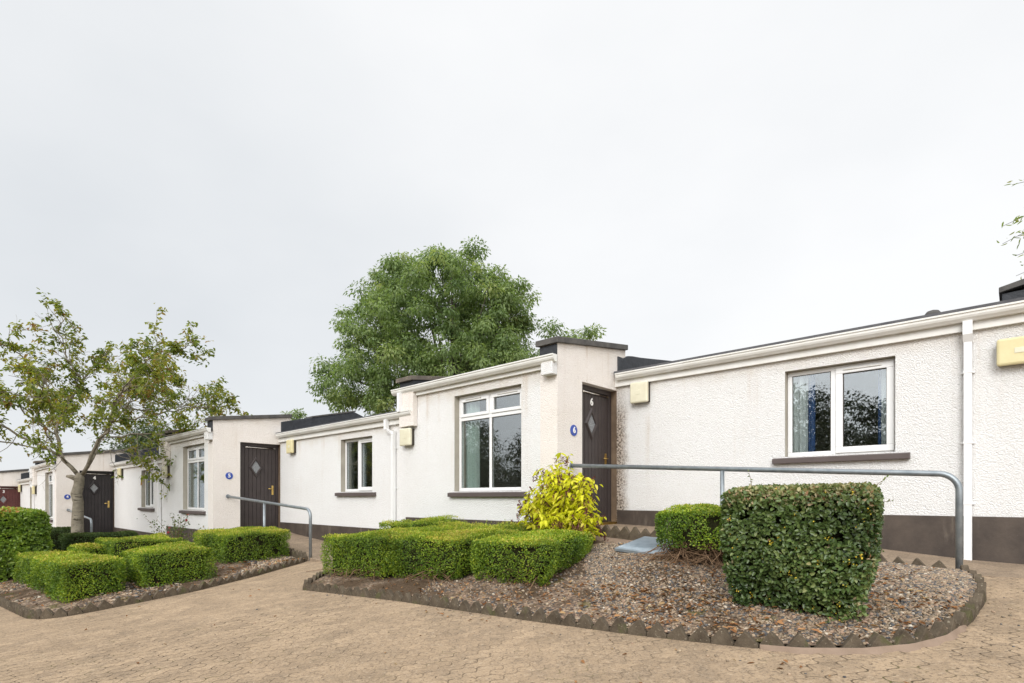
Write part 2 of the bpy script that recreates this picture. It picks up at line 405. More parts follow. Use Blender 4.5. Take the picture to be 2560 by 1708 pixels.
MAT['paving'] = mat_paving('interlocking_block_paving', (.405, .298, .196), (.335, .245, .160), (.22, .165, .113), .55)
MAT['path'] = mat_paving('worn_block_path', (.315, .237, .165), (.255, .192, .136), (.195, .15, .11), .2)
MAT['mortar'] = mat_mottle('mortar_haunch', (.22, .162, .12), (.285, .21, .158), 7, .9, .1, 60, .5, .006)

# ------------------------------------------------------------------ camera
cam = bpy.data.cameras.new('camera'); co = bpy.data.objects.new('camera', cam); COL.objects.link(co)
cam.sensor_width = 36; cam.lens = 1361.18/2560*36; cam.shift_y = .15259
cam.clip_end = 2000; cam.clip_start = .05
co.location = (0, 0, 0); co.rotation_euler = (PI/2, 0, math.radians(90-47.3038))
SC.camera = co

# ------------------------------------------------------------------ light: overcast
SUN_EL, SUN_AZ_VEC = math.radians(33), Vector((.42, -.90, 0)).normalized()
w = bpy.data.worlds.new('World'); SC.world = w; w.use_nodes = True
nt = w.node_tree; nt.nodes.clear()
def wn(typ, **kw):
    n = nt.nodes.new(typ)
    for k, v in kw.items(): setattr(n, k, v)
    return n
out = wn('ShaderNodeOutputWorld'); bg = wn('ShaderNodeBackground'); bg.inputs['Strength'].default_value = .0725
nt.links.new(bg.outputs[0], out.inputs[0])
sky = wn('ShaderNodeTexSky', sky_type='NISHITA', sun_disc=False, sun_elevation=SUN_EL, sun_rotation=math.atan2(SUN_AZ_VEC.x, SUN_AZ_VEC.y))
tc = wn('ShaderNodeTexCoord')
sx = wn('ShaderNodeSeparateXYZ'); nt.links.new(tc.outputs['Generated'], sx.inputs[0])
# cloud sheet: soft billows, a greyer bank to the left (-x), brighter towards the zenith
mp = wn('ShaderNodeMapping'); mp.inputs['Scale'].default_value = (1., 1., 1.9); nt.links.new(tc.outputs['Generated'], mp.inputs[0])
nz = wn('ShaderNodeTexNoise'); nz.inputs['Scale'].default_value = 1.35; nz.inputs['Detail'].default_value = 5; nz.inputs['Roughness'].default_value = .5
nt.links.new(mp.outputs[0], nz.inputs['Vector'])
def wm(op, a, b, clamp=False):
    n = wn('ShaderNodeMath', operation=op, use_clamp=clamp)
    for i, v in enumerate((a, b)):
        if isinstance(v, bpy.types.NodeSocket): nt.links.new(v, n.inputs[i])
        else: n.inputs[i].default_value = v
    return n.outputs[0]
bank = wn('ShaderNodeMapRange', interpolation_type='SMOOTHSTEP'); nt.links.new(sx.outputs[0], bank.inputs[0])
bank.inputs[1].default_value = -.99; bank.inputs[2].default_value = -.52
fac = wm('ADD', wm('MULTIPLY', bank.outputs[0], .62), wm('MULTIPLY', wm('SUBTRACT', nz.outputs['Fac'], .5), 1.5))
cr = wn('ShaderNodeValToRGB'); nt.links.new(wm('ADD', fac, .22, True), cr.inputs[0])
for e, (p, c) in zip(cr.color_ramp.elements, [(0., (7.6, 7.9, 8.2)), (1., (10.1, 10.15, 10.2))]): e.position = p; e.color = (*c, 1)
# the cloud is brightest round the hidden sun (behind the viewer)
_el = math.radians(33); _sd = (SUN_AZ_VEC.x*math.cos(_el), SUN_AZ_VEC.y*math.cos(_el), math.sin(_el))
dt = wn('ShaderNodeVectorMath', operation='DOT_PRODUCT'); nt.links.new(tc.outputs['Generated'], dt.inputs[0]); dt.inputs[1].default_value = _sd
zen = wn('ShaderNodeMapRange', interpolation_type='SMOOTHSTEP'); nt.links.new(dt.outputs['Value'], zen.inputs[0])
zen.inputs[1].default_value = .05; zen.inputs[2].default_value = 1.; zen.inputs[3].default_value = 1.; zen.inputs[4].default_value = 2.3
sc_ = wn('ShaderNodeVectorMath', operation='SCALE'); nt.links.new(cr.outputs[0], sc_.inputs[0]); nt.links.new(zen.outputs[0], sc_.inputs['Scale'])
mx = wn('ShaderNodeMix', data_type='RGBA'); mx.inputs[0].default_value = .94
nt.links.new(sky.outputs[0], mx.inputs[6]); nt.links.new(sc_.outputs[0], mx.inputs[7])
nt.links.new(mx.outputs[2], bg.inputs['Color'])
sl = bpy.data.lights.new('sun', 'SUN'); so = bpy.data.objects.new('sun', sl); COL.objects.link(so)
sl.energy = 1.35; sl.angle = math.radians(24); sl.color = (1., .98, .95)
sd = Vector((SUN_AZ_VEC.x*math.cos(SUN_EL), SUN_AZ_VEC.y*math.cos(SUN_EL), math.sin(SUN_EL)))
so.rotation_euler = sd.to_track_quat('Z', 'Y').to_euler(); so.location = sd*60
SC.view_settings.view_transform = 'Standard'; SC.view_settings.look = 'None'
SC.view_settings.exposure = .5; SC.view_settings.gamma = 1

# ------------------------------------------------------------------ ground
def Pz(x, y):
    fx = x if x < 5 else 5+.1*(x-5)
    if x < -60: fx = -60+.1*(x+60)
    fy = y if y < 6 else 6+.02*(y-6)
    if y < -25: fy = -25+.1*(y+25)
    return -1.2+.036*fx+.09*fy

def grid_sheet(name, xs, ys, zf, mat, kind='structure'):
    V = [(x, y, zf(x, y)) for y in ys for x in xs]; nx = len(xs)
    F = [(j*nx+i, j*nx+i+1, (j+1)*nx+i+1, (j+1)*nx+i) for j in range(len(ys)-1) for i in range(nx-1)]
    o = MB().add(V, F).build(name, mat, origin=(0, 0, 0), recalc=False)
    if kind: tag(o, kind=kind)
    return o
grid_sheet('paved_street', [-300, -120, -60, -40, -20, -10, -5, 0, 5, 20, 60, 300], [-300, -100, -25, -10, 0, 2, 4, 6, 8, 30, 300], Pz, MAT['paving'])

S = 1.486
UNITS = {
 3: dict(bx=-30.9, by=1.341, bz=-1.17, xL=-34.3, xR=-26.4, L=(-2.1, -.65), W=(3.0, 4.15), dp=4.3, lamp=.35, door='door3', num='3'),
 4: dict(bx=-21.845, by=2.827, bz=-.783, xL=-26.4, xR=-16.25, L=(-2.235, -.707), W=(3.253, 4.45), dp=5.2, lamp=.9, door='door4', num='4'),
 5: dict(bx=-12.871, by=4.313, bz=-.389, xL=-16.25, xR=-7.99, L=(-2.013, -.539), W=(2.766, 3.909), dp=4.66, lamp=.535, door='door', num=None),
 6: dict(bx=-4.518, by=5.799, bz=0., xL=-7.99, xR=.22, L=(-2.09, -.652), W=(2.42, 3.553), dp=4.17, lamp=.29, door='door', num='6'),
 7: dict(bx=3.4, by=7.285, bz=.389, xL=.22, xR=8.4, L=(-2.1, -.65), W=(2.5, 3.65), dp=4.6, lamp=.4, door='door', num=None),
}
PATHZ = {6: [(-4.55, -.40), (-3.3, -.435), (-1.97, -.49), (-1.07, -.57), (-.4, -.63), (.3, -.66)],
         5: [(-12.9, -.735), (-12., -.83), (-11., -.895), (-9.5, -1.0), (-8.6, -1.05), (-7.95, -1.07)],
         4: [(-21.9, -1.18), (-20., -1.33), (-18., -1.52), (-16.3, -1.6)],
         3: [(-31, -1.56), (-29, -1.71), (-27, -1.9), (-26.4, -1.95)]}
def interp(tab, x):
    return float(np.interp(x, [a for a, _ in tab], [b for _, b in tab]))
def path_z(u, x, y): return max(interp(PATHZ[u], x), Pz(x, y)+.006)
for u, tab in PATHZ.items():
    d = UNITS[u]; y0 = d['by']+.285; y1 = d['by']+S
    xs = list(np.linspace(tab[0][0], tab[-1][0], 26)); ys = list(np.linspace(y0, y1, 5))
    V = []; nx = len(xs)
    for j, y in enumerate(ys):
        for x in xs:
            z = path_z(u, x, y)-.02*(y1-y)
            V.append((x, y, max(z, Pz(x, y)+.004)))
    F = [(j*nx+i, j*nx+i+1, (j+1)*nx+i+1, (j+1)*nx+i) for j in range(4) for i in range(nx-1)]
    # skirt down to the street at the open sides
    b = len(V)
    for x in xs: V.append((x, y0-.004, Pz(x, y0)-.12))
    F += [(b+i, b+i+1, i+1, i) for i in range(nx-1)]
    o = MB().add(V, F).build('path', MAT['path'], origin=(0, 0, 0), recalc=False); tag(o, kind='structure')

# ------------------------------------------------------------------ planting beds
def resample(pts, n):
    pts = np.array(pts, float); seg = np.r_[0, np.cumsum(np.linalg.norm(np.diff(pts, axis=0), axis=1))]
    t = np.linspace(0, seg[-1], n); return np.stack([np.interp(t, seg, pts[:, k]) for k in range(pts.shape[1])], 1)
F6 = [(-7.05, 3.79), (-6.78, 3.45), (-6.5, 3.23), (-4.68, 3.36), (-3.1, 3.37), (-1.93, 3.42), (-1.3, 3.49), (-.94, 3.55), (-.657, 3.69), (-.45, 3.88), (-.32, 4.12), (-.22, 4.56), (-.17, 5.2), (-.21, 5.7), (-.33, 6.03)]
B6 = [(-7.75, 5.79), (-6.2, 5.79), (-4.53, 5.79), (-4.5, 6.06), (-2.5, 6.06), (-.9, 6.06), (-.4, 6.06)]
F5 = [(-19.0, .55), (-14, .68), (-10.54, .75), (-8.65, .86), (-8.35, .95), (-8.18, 1.12), (-8.13, 1.4), (-8.16, 2.47), (-8.52, 3.46), (-9.08, 4.5)]
B5 = [(-18.6, 3.0), (-16.2, 4.3), (-12.9, 4.3), (-12.87, 4.57), (-9.2, 4.57)]
BN = SNoise(7., 14, 3)
def bed_point(fr, bk, s, zfun):
    p = fr*(1-s)+bk*s; return p
BEDS = {}
def make_bed(name, Fp, Bp, zback, nu=110, nv=34):
    fr, bk = resample(Fp, nu), resample(Bp, nu)
    V = np.zeros((nv, nu, 3))
    for j in range(nv):
        s = j/(nv-1)
        xy = fr*(1-s)+bk*s
        zf = np.array([Pz(*p) for p in fr])+.035
        zb = np.array([zback(*p) for p in bk])
        z = zf*(1-s)+zb*s
        edge = min(1., s*8)*min(1., (1-s)*8)
        z = z+edge*(.012*BN(np.c_[xy, 0*z])+.03)
        V[j] = np.c_[xy, z]
    BEDS[name] = V
    F = [(j*nu+i, j*nu+i+1, (j+1)*nu+i+1, (j+1)*nu+i) for j in range(nv-1) for i in range(nu-1)]
    o = MB().add(V.reshape(-1, 3), F).build('planting_bed', MAT['bed'], origin=(0, 0, 0), recalc=False)
    tag(o, kind='structure'); return o
def zb6(x, y):
    if y < 5.9: return float(np.interp(x, [-7.8, -6, -4.6], [-.90, -.78, -.64]))
    return float(np.interp(x, [-4.5, -3.2, -2.4, -1., -.4], [-.60, -.53, -.58, -.63, -.665]))
def zb5(x, y):
    if y < 4.45: return float(np.interp(x, [-18.6, -16, -13], [-1.45, -1.25, -1.05]))
    return float(np.interp(x, [-12.9, -11, -9.2], [-.95, -1.02, -1.12]))
make_bed('6', F6, B6, zb6); make_bed('5', F5, B5, zb5)
def bed_sample(name, n, umin=0., umax=1., vmin=0., vmax=1.):
    V = BEDS[name]; nv, nu, _ = V.shape
    a = RNG.uniform(umin, umax, n)*(nu-1.001); b = RNG.uniform(vmin, vmax, n)*(nv-1.001)
    i = a.astype(int); j = b.astype(int); fa = (a-i)[:, None]; fb = (b-j)[:, None]
    return V[j, i]*(1-fa)*(1-fb)+V[j, i+1]*fa*(1-fb)+V[j+1, i]*(1-fa)*fb+V[j+1, i+1]*fa*fb
def bed_z(name, x, y):
    V = BEDS[name].reshape(-1, 3); k = np.argmin((V[:, 0]-x)**2+(V[:, 1]-y)**2); return float(V[k, 2])

ICO_V, ICO_F = None, None
def ico():
    g = (1+5**.5)/2
    v = np.array([(-1,g,0),(1,g,0),(-1,-g,0),(1,-g,0),(0,-1,g),(0,1,g),(0,-1,-g),(0,1,-g),(g,0,-1),(g,0,1),(-g,0,-1),(-g,0,1)], float)
    f = np.array([(0,11,5),(0,5,1),(0,1,7),(0,7,10),(0,10,11),(1,5,9),(5,11,4),(11,10,2),(10,7,6),(7,1,8),(3,9,4),(3,4,2),(3,2,6),(3,6,8),(3,8,9),(4,9,5),(2,4,11),(6,2,10),(8,6,7),(9,8,1)])
    return v/np.linalg.norm(v[0]), f
ICO_V, ICO_F = ico()
def pebbles(name, P, rmin, rmax, mat):
    n = len(P); r = RNG.uniform(0, 1, n)**2*(rmax-rmin)+rmin
    sc = np.stack([r*RNG.uniform(.8, 1.35, n), r*RNG.uniform(.75, 1.1, n), r*RNG.uniform(.5, .8, n)], 1)
    an = RNG.uniform(0, 2*PI, n); c, s = np.cos(an), np.sin(an)
    base = ICO_V[None]*RNG.uniform(.8, 1.15, (n, 12, 1))*sc[:, None]
    x = base[..., 0]*c[:, None]-base[..., 1]*s[:, None]; y = base[..., 0]*s[:, None]+base[..., 1]*c[:, None]
    V = np.stack([x, y, base[..., 2]+x*RNG.uniform(-.4, .4, (n, 1))], 2)+P[:, None]+np.stack([0*r, 0*r, r*.25], 1)[:, None]
    F = (ICO_F[None]+12*np.arange(n)[:, None, None]).reshape(-1, 3)
    me = np_mesh(name, V.reshape(-1, 3), F, np.repeat(RNG.uniform(0, 1, n), 20), smooth=True)
    return link_mesh(name, me, mat, origin=(0, 0, 0))
gn = SNoise(2.2, 10, 5)
P = bed_sample('6', 78000, .30, 1.)
keep = ((P[:, 0]-(-2.9)) + .55*(P[:, 1]-4.3) + .35*gn(P) > -.25) & (P[:, 1] > 3.42+.10*gn(P*2)+np.clip(.22*(-.9-P[:, 0]), 0, .3))
soilspot = np.exp(-((P[:, 0]+2.25)**2+(P[:, 1]-4.75)**2)/.28)+.9*np.exp(-((P[:, 0]+1.5)**2+(P[:, 1]-3.75)**2)/.16)
keep &= RNG.uniform(0, 1, len(P)) > .85*soilspot
keep |= RNG.uniform(0, 1, len(P)) < .12
tag(pebbles('gravel', P[keep], .0062, .0165, MAT['pebble']), 'loose mixed pink, buff and grey pebbles covering the bed before door 6', 'gravel', kind='stuff')
P = bed_sample('5', 9000, .45, 1., .03, .97)
keep = gn(P*1.3) > -.3
tag(pebbles('gravel', P[keep], .012, .028, MAT['pebble']), 'loose mixed pebbles between the clipped hedges of the bed left of the entry', 'gravel', kind='stuff')
# dead leaves
def litter(P, smin, smax):
    n = len(P); d = rand_unit(n); d[:, 2] *= .25; nn = rand_unit(n)*.6+np.array([0, 0, 1.])
    L = RNG.uniform(smin, smax, n)
    return leaf_cards(P+np.array([0, 0, .02]), d, nn, L, L*RNG.uniform(.35, .6, n))
P = np.r_[bed_sample('6', 2300, .18, .85, .02, .30), bed_sample('6', 500, .5, .95, .0, .9), bed_sample('6', 900, .55, .9, .35, .85)]
c1 = np.array([-1.9, 3.9]); dd = np.linalg.norm(P[:, :2]-c1, axis=1)
P = P[(RNG.uniform(0, 1, len(P)) < np.exp(-dd*.9)*1.1+.10)]
V, F = litter(P, .02, .055)
tag(link_mesh('fallen_leaves', np_mesh('fallen_leaves', V, F, np.repeat(RNG.uniform(0, 1, len(P)), 2)), MAT['litter'], origin=(0, 0, 0)), 'brown and orange dead leaves scattered in the bed before door 6', 'leaves', kind='stuff')
P = bed_sample('5', 1100, .4, 1., .02, .6); V, F = litter(P, .025, .06)
tag(link_mesh('fallen_leaves', np_mesh('fallen_leaves', V, F, np.repeat(RNG.uniform(0, 1, len(P)), 2)), MAT['litter'], origin=(0, 0, 0)), 'dry leaves scattered among the hedges of the bed left of the entry', 'leaves', kind='stuff')

# stray leaves and small stones on the street
q = np.c_[RNG.uniform(-9, 1.5, 70), RNG.uniform(1.0, 4.6, 70)]
q = q[(q[:, 1] < 3.2) & ~((q[:, 0] < -8.0) & (q[:, 1] > .7))]
q = np.r_[q, np.c_[RNG.uniform(-5, -.3, 26), RNG.uniform(3.12, 3.32, 26)]]
Pq = np.array([(x, y, Pz(x, y)-.012) for x, y in q]); V, F = litter(Pq, .02, .05)
tag(link_mesh('fallen_leaves', np_mesh('fallen_leaves', V, F, np.repeat(RNG.uniform(.2, 1, len(Pq)), 2)), MAT['litter'], origin=(0, 0, 0)), 'a few stray dead leaves lying on the paved street', 'leaves', kind='stuff')
q = np.r_[np.c_[RNG.uniform(-6, -.4, 60), RNG.normal(3.24, .05, 60)+.06*0], np.c_[RNG.normal(-.12, .12, 26), RNG.uniform(3.7, 5.6, 26)], np.c_[RNG.uniform(-7, 1, 26), RNG.uniform(1.2, 3.1, 26)]]
Pq = np.array([(x, y, Pz(x, y)) for x, y in q])
tag(pebbles('gravel', Pq, .006, .015, MAT['pebble']), 'a few loose pebbles spilled onto the paved street', 'gravel', kind='stuff')

# toothed edging stones
def tooth_mesh(seed):
    r = random.Random(seed); w_ = .070; t_ = .026
    pr = [(-w_, -.16), (w_, -.16), (w_, .032+r.uniform(-.010, .008)), (.006+r.uniform(-.010, .004), .114+r.uniform(-.014, .008)), (-.007+r.uniform(-.004, .008), .114+r.uniform(-.014, .004)), (-w_, .032+r.uniform(-.010, .008))]
    me = MB().prism(pr, -t_, t_, 'y').mesh('edging_stone', bevel=.0045); me.materials.append(MAT['concrete']); return me
TEETH = [tooth_mesh(i) for i in range(5)]
def edging_row(pts, label, group, zoff=.0, spacing=.144, zf=Pz, rev=False):
    pts = np.array(pts, float); L = np.linalg.norm(np.diff(pts, axis=0), axis=1).sum()
    q = resample(pts, max(2, int(round(L/spacing))+1))
    for i in range(len(q)-1):
        a, b = q[i], q[i+1]; m = (a+b)/2; an = math.atan2(b[1]-a[1], b[0]-a[0])
        o = bpy.data.objects.new('edging_stone', TEETH[random.randrange(5)]); COL.objects.link(o)
        o.location = (m[0], m[1], zf(m[0], m[1])+zoff+random.uniform(-.008, .006))
        slope = math.atan2(zf(b[0], b[1])-zf(a[0], a[1]), math.hypot(*(b-a)))
        o.rotation_euler = (random.uniform(-.06, .06), -slope+random.uniform(-.04, .04), an+random.uniform(-.05, .05)+(PI if random.random() < .5 else 0))
        tag(o, label, 'edging stone', group)
edging_row(F6[2:], 'grey pointed edging stone along the street edge of the bed before door 6', 'edging stones along the street edge of the bed before door 6', -.012)
edging_row([(-7.3, 4.45), (-7.05, 3.79), (-6.5, 3.23)], 'mossy pointed edging stone at the hedge end of the bed before door 6', 'edging stones at the hedge end of the bed before door 6')
edging_row([(-4.42, 6.06), (-.42, 6.06)], 'grey pointed edging stone between the gravel bed and the ramp to door 6', 'edging stones along the ramp to door 6', -.045, zf=lambda x, y: path_z(6, x, y))
edging_row(F5[1:5], 'dark pointed edging stone along the street front of the left bed', 'edging stones along the street front of the left bed', spacing=.144)
edging_row(F5[4:], 'dark pointed edging stone along the right side of the left bed', 'edging stones along the right side of the left bed')
edging_row([(-10.6, 4.57), (-9.12, 4.57)], 'dark pointed edging stone between the left bed and the ramp to door 5', 'edging stones along the ramp to door 5', -.045, zf=lambda x, y: path_z(5, x, y))
# mortar haunching along the outside of the curved edging
def haunch(pts, wid, label):
    q = resample(pts, 40); t_ = np.gradient(q, axis=0); t_ /= np.linalg.norm(t_, axis=1)[:, None]; nrm = np.c_[t_[:, 1], -t_[:, 0]]
    mb = MB(); vs = []
    for i, (p, n_) in enumerate(zip(q, nrm)):
        e = math.sin(PI*min(1, max(0, i/39)))**.4; ww = wid*e*(.8+.35*math.sin(i*1.3)+.2*math.sin(i*2.9))
        for k, (o_, h) in enumerate(((-.01, .030), (.4, .016), (1., -.012))):
            x, y = p+n_*(.028+o_*ww); vs.append((x, y, Pz(x, y)+h))
    mb.add(vs, [(3*i+k, 3*i+3+k, 3*i+4+k, 3*i+1+k) for i in range(39) for k in range(2)], 0, True)
    o = mb.build('mortar_haunch', MAT['mortar'], recalc=True); tag(o, label, 'mortar'); return o
haunch([(-1.15, 3.51), (-.94, 3.55), (-.657, 3.69), (-.45, 3.88), (-.32, 4.12), (-.24, 4.5)], .048, 'pinkish strip of mortar against the curved corner of the toothed edging')
# concrete strip under the ramp edging by the door
mb = MB()
vs = []
for i in range(15):
    x = -4.42+i*.095; z = path_z(6, x, 6.05)-.095-.01*i*.3; j = .02*math.sin(i*2.1)
    vs += [(x, 5.86+j, z-.13), (x, 5.85+j, z-.01+.012*math.sin(i*1.7)), (x, 6.04, z+.02), (x, 6.045, z-.13)]
mb.add(vs, [(4*i+k, 4*i+4+k, 4*i+4+(k+1) % 4, 4*i+(k+1) % 4) for i in range(14) for k in range(4)]+[(0, 1, 2, 3), (56, 59, 58, 57)])
tag(mb.build('concrete_footing', MAT['mortar'], bevel=.006), 'rough concrete lump under the toothed edging beside door 6', 'footing')

# ------------------------------------------------------------------ cottages
ZDT, ZDB = 1.654, -.396
WZ = 1.80
FELT = {3: [(1.5, 2.2), (1.82, 2.28), (3.47, 2.70), (3.73, 2.61)], 4: [(1.5, 2.2), (1.82, 2.28), (3.47, 2.70), (3.73, 2.61)],
        5: [(1.5, 2.2), (1.82, 2.28), (3.47, 2.66), (3.73, 2.57)], 6: [(1.5, 2.19), (1.66, 2.19), (1.80, 2.25), (1.95, 2.275), (2.2, 2.30), (3.3, 2.45), (3.6, 2.38)], 7: [(1.5, 2.2), (3.4, 2.5), (3.7, 2.4)]}
COUNT = {3: 'door 3', 4: 'door 4', 5: 'door 5', 6: 'door 6', 7: 'the right edge'}

def wall_x(x0, x1, z0, z1, y, th, op, mats, parent, name='front_wall', zL0=None):
    """wall in the xz plane facing -y with one window opening op=(xa,xb,za,zb); slot 1 = reveal"""
    xa, xb, za, zb = op; mb = MB()
    X = [x0, xa, xb, x1]; Z = [z0, za, zb, z1]
    idx = {}
    for yi, yy in enumerate((y, y+th)):
        for i, xx in enumerate(X):
            for k, zz in enumerate(Z): idx[(yi, i, k)] = len(mb.v); mb.v.append((xx, yy, zz))
    def q(a, b, c, d, mi=0): mb.f.append([idx[a], idx[b], idx[c], idx[d]]); mb.m.append(mi); mb.sm.append(False)
    for yi in (0, 1):
        for i in range(3):
            for k in range(3):
                if i == 1 and k == 1: continue
                q((yi, i, k), (yi, i+1, k), (yi, i+1, k+1), (yi, i, k+1))
    for i, j in ((1, 0), (2, 0)): q((0, i, 1), (1, i, 1), (1, i, 2), (0, i, 2), 1)
    q((0, 1, 1), (0, 2, 1), (1, 2, 1), (1, 1, 1), 1); q((0, 1, 2), (0, 2, 2), (1, 2, 2), (1, 1, 2), 1)
    for i in range(3): q((0, i, 3), (0, i+1, 3), (1, i+1, 3), (1, i, 3)); q((0, i, 0), (0, i+1, 0), (1, i+1, 0), (1, i, 0))
    for k in range(3): q((0, 0, k), (1, 0, k), (1, 0, k+1), (0, 0, k+1)); q((0, 3, k), (1, 3, k), (1, 3, k+1), (0, 3, k+1))
    return mb.build(name, mats, parent)

def frame_rect(mb, x0, x1, z0, z1, y0, y1, t):
    """mitred-look frame: two stiles butt between two rails"""
    mb.box(x0, x1, y0, y1, z0, z0+t); mb.box(x0, x1, y0, y1, z1-t, z1)
    mb.box(x0, x0+t, y0+.001, y1-.001, z0+t, z1-t); mb.box(x1-t, x1, y0+.001, y1-.001, z0+t, z1-t)

def curtain(parent, x0, x1, z0, z1, y, mat, amp=.03, wl=.09, ph=0.):
    n = max(6, int((x1-x0)/.012)); vs = []
    for i in range(n+1):
        x = x0+(x1-x0)*i/n; yy = y+amp*math.sin(2*PI*(x-x0)/wl+ph)+.4*amp*math.sin(2*PI*(x-x0)/(wl*2.3)+ph*2)
        vs += [(x, yy, z0), (x, yy+.006*math.sin(i), z1)]
    mb = MB().add(vs, [(2*i, 2*i+2, 2*i+3, 2*i+1) for i in range(n)], 0, True)
    return mb.build('curtain', mat, parent, recalc=False)

def parent_x(u, kind): return UNITS[u]['bx']-.31 if kind == 'L' else 1e3

def window(parent, x0, x1, z0, z1, yw, kind, u):
    yr = yw+.095                                    # frame set back in the reveal
    mb = MB(); fw = .052
    frame_rect(mb, x0+.003, x1-.003, z0+.004, z1-.003, yr, yr+.06, fw)
    panes = []
    if kind == 'L':
        zt = z0+(z1-z0)*.757; xm = (x0+x1)/2
        mb.box(x0+fw, x1-fw, yr+.002, yr+.058, zt-.028, zt+.028)
        mb.box(xm-.026, xm+.026, yr+.003, yr+.057, z0+fw, zt-.028)
        mb.box(xm-.026, xm+.026, yr+.003, yr+.057, zt+.028, z1-fw)
        for a, b in ((x0+fw, xm-.026), (xm+.026, x1-fw)):
            frame_rect(mb, a+.002, b-.002, zt+.030, z1-fw-.002, yr-.014, yr+.04, .05)   # top casements
            panes.append((a+.05, b-.05, zt+.078, z1-fw-.05)); panes.append((a, b, z0+fw, zt-.028))
        vents = [(x0+(x1-x0)*.13, x0+(x1-x0)*.37), (x0+(x1-x0)*.62, x0+(x1-x0)*.9)]
        vz = z1-.075
    else:
        xm = x0+(x1-x0)*.455
        mb.box(xm-.035, xm+.035, yr+.002, yr+.058, z0+fw, z1-fw)
        frame_rect(mb, xm+.02, x1-.022, z0+.022, z1-.03, yr-.016, yr+.04, .072)          # opening light
        panes = [(x0+fw, xm-.035, z0+fw, z1-fw), (xm+.092, x1-.094, z0+.094, z1-.102)]
        vents = [(xm+.10, x1-.14)]; vz = z1-.068
    win = mb.build('window', MAT['upvc'], parent, bevel=.006)
    for a, b, c, d in panes:
        pb = MB().box(a-.004, b+.004, yr+.022, yr+.030, c-.004, d+.004)
        pb.build('pane', MAT['glass'], win)
    # dark gasket line round each pane
    for a, b, c, d in panes:
        g = MB(); frame_rect(g, a-.001, b+.001, c-.001, d+.001, yr+.010, yr+.0215, .007); g.build('gasket', MAT['lampbase'], win)
    for a, b in vents:
        yv = yr-.014 if kind == 'L' else yr-.016
        MB().box(a, b, yv-.014, yv-.001, vz, vz+.014).build('trickle_vent', MAT['gutter'], win, bevel=.003)
    ex = .10 if kind == 'L' else .135
    sl_ = MB().prism([(yw-.065, z0-.085), (yr+.02, z0-.085), (yr+.02, z0+.004), (yr-.002, z0+.004), (yw-.065, z0-.022)], x0-ex, x1+ex, 'x')
    sl_.build('sill', MAT['sill'], win, bevel=.006)
    yc = yw+.205
    if kind == 'L':
        if u == 6:
            curtain(win, x0+.06, x0+.33, z0-.1, z1+.05, yc, MAT['c_mint'], .035, .085)
            curtain(win, x1-.10, x1+.02, z0-.1, z1+.05, yc, MAT['c_mint'], .03, .07)
        else:
            curtain(win, x0-.05, x0+(x1-x0)*.36, z0-.1, z1+.05, yc, MAT['c_sage'], .012, .10)
            curtain(win, x0+(x1-x0)*.62, x0+(x1-x0)*.82, z0-.1, z1+.05, yc, MAT['c_sage'], .012, .10)
    else:
        if u == 6:
            curtain(win, x0+.0, x0+.21, z0-.1, z1+.05, yc, MAT['c_white'], .03, .075)
            curtain(win, x0+.20, x0+.285, z0-.1, z1+.05, yc+.05, MAT['c_blue'], .02, .05)
            curtain(win, x1-.16, x1-.0, z0-.1, z1+.05, yc, MAT['c_white'], .03, .08)
            curtain(win, x1-.20, x1-.155, z0-.1, z1+.05, yc+.05, MAT['c_blue'], .015, .05)
        else:
            curtain(win, x0+(x1-x0)*.14, x0+(x1-x0)*.36, z0-.1, z1+.05, yc+.12, MAT['c_white'], .012, .06)
            curtain(win, x0+(x1-x0)*.72, x0+(x1-x0)*.84, z0-.1, z1+.05, yc+.12, MAT['c_sage'], .012, .06)
    # the room seen through the glass
    rm = MB(); a, b, c, d, e, f = x0-.6, min(x1+.6, parent_x(u, kind)), yw+.305, yw+2.6, z0-.5, z1+.12
    rm.add([(a,c,e),(b,c,e),(b,d,e),(a,d,e),(a,c,f),(b,c,f),(b,d,f),(a,d,f)], [(0,1,2,3),(4,7,6,5),(1,5,6,2),(2,6,7,3),(3,7,4,0)])
    rm.build('room_interior', MAT['room_y'] if (kind == 'W' and u == 5) else MAT['room'], parent, recalc=False)
    return win

def text_mesh(ch, size, ext, off=.0):
    cu = bpy.data.curves.new('t', 'FONT'); cu.body = ch; cu.size = size; cu.extrude = ext; cu.align_x = 'CENTER'; cu.align_y = 'CENTER'; cu.offset = off
    o = bpy.data.objects.new('t', cu); COL.objects.link(o); bpy.context.view_layer.update()
    me = bpy.data.meshes.new_from_object(o.evaluated_get(bpy.context.evaluated_depsgraph_get()))
    bpy.data.objects.remove(o); me.materials.clear(); return me
def text_on_x(name, ch, size, loc, mat, parent, off=.0, sx=1.):
    """text lying on a wall that faces +x"""
    me = text_mesh(ch, size, .004, off)
    me.transform(Matrix(((0, 0, 1, 0), (sx, 0, 0, 0), (0, 1, 0, 0), (0, 0, 0, 1))))
    me.transform(Matrix.Translation(loc))
    return link_mesh(name, me, mat, parent)

GUT = [(-.150, .098), (-.150, .080), (-.138, .074), (-.138, .052), (-.128, .030), (-.112, .014), (-.10, .0), (-.052, .0), (-.052, .098), (-.058, .098), (-.058, .010), (-.098, .010), (-.110, .022), (-.128, .055), (-.130, .078), (-.142, .084), (-.142, .098)]
def gutter(parent, x0, x1, yw, z, tilt=0.):
    mb = MB(); mb.prism([(yw+a, z+b) for a, b in GUT], x0, x1, 'x')
    for x in (x0, x1-.003):                       # stop ends
        mb.prism([(yw-.149, z+.097), (yw-.137, z+.055), (yw-.10, z+.001), (yw-.053, z+.001), (yw-.053, z+.097)], x+.0005, x+.0025, 'x')
    return mb.build('gutter', MAT['gutter'], parent)

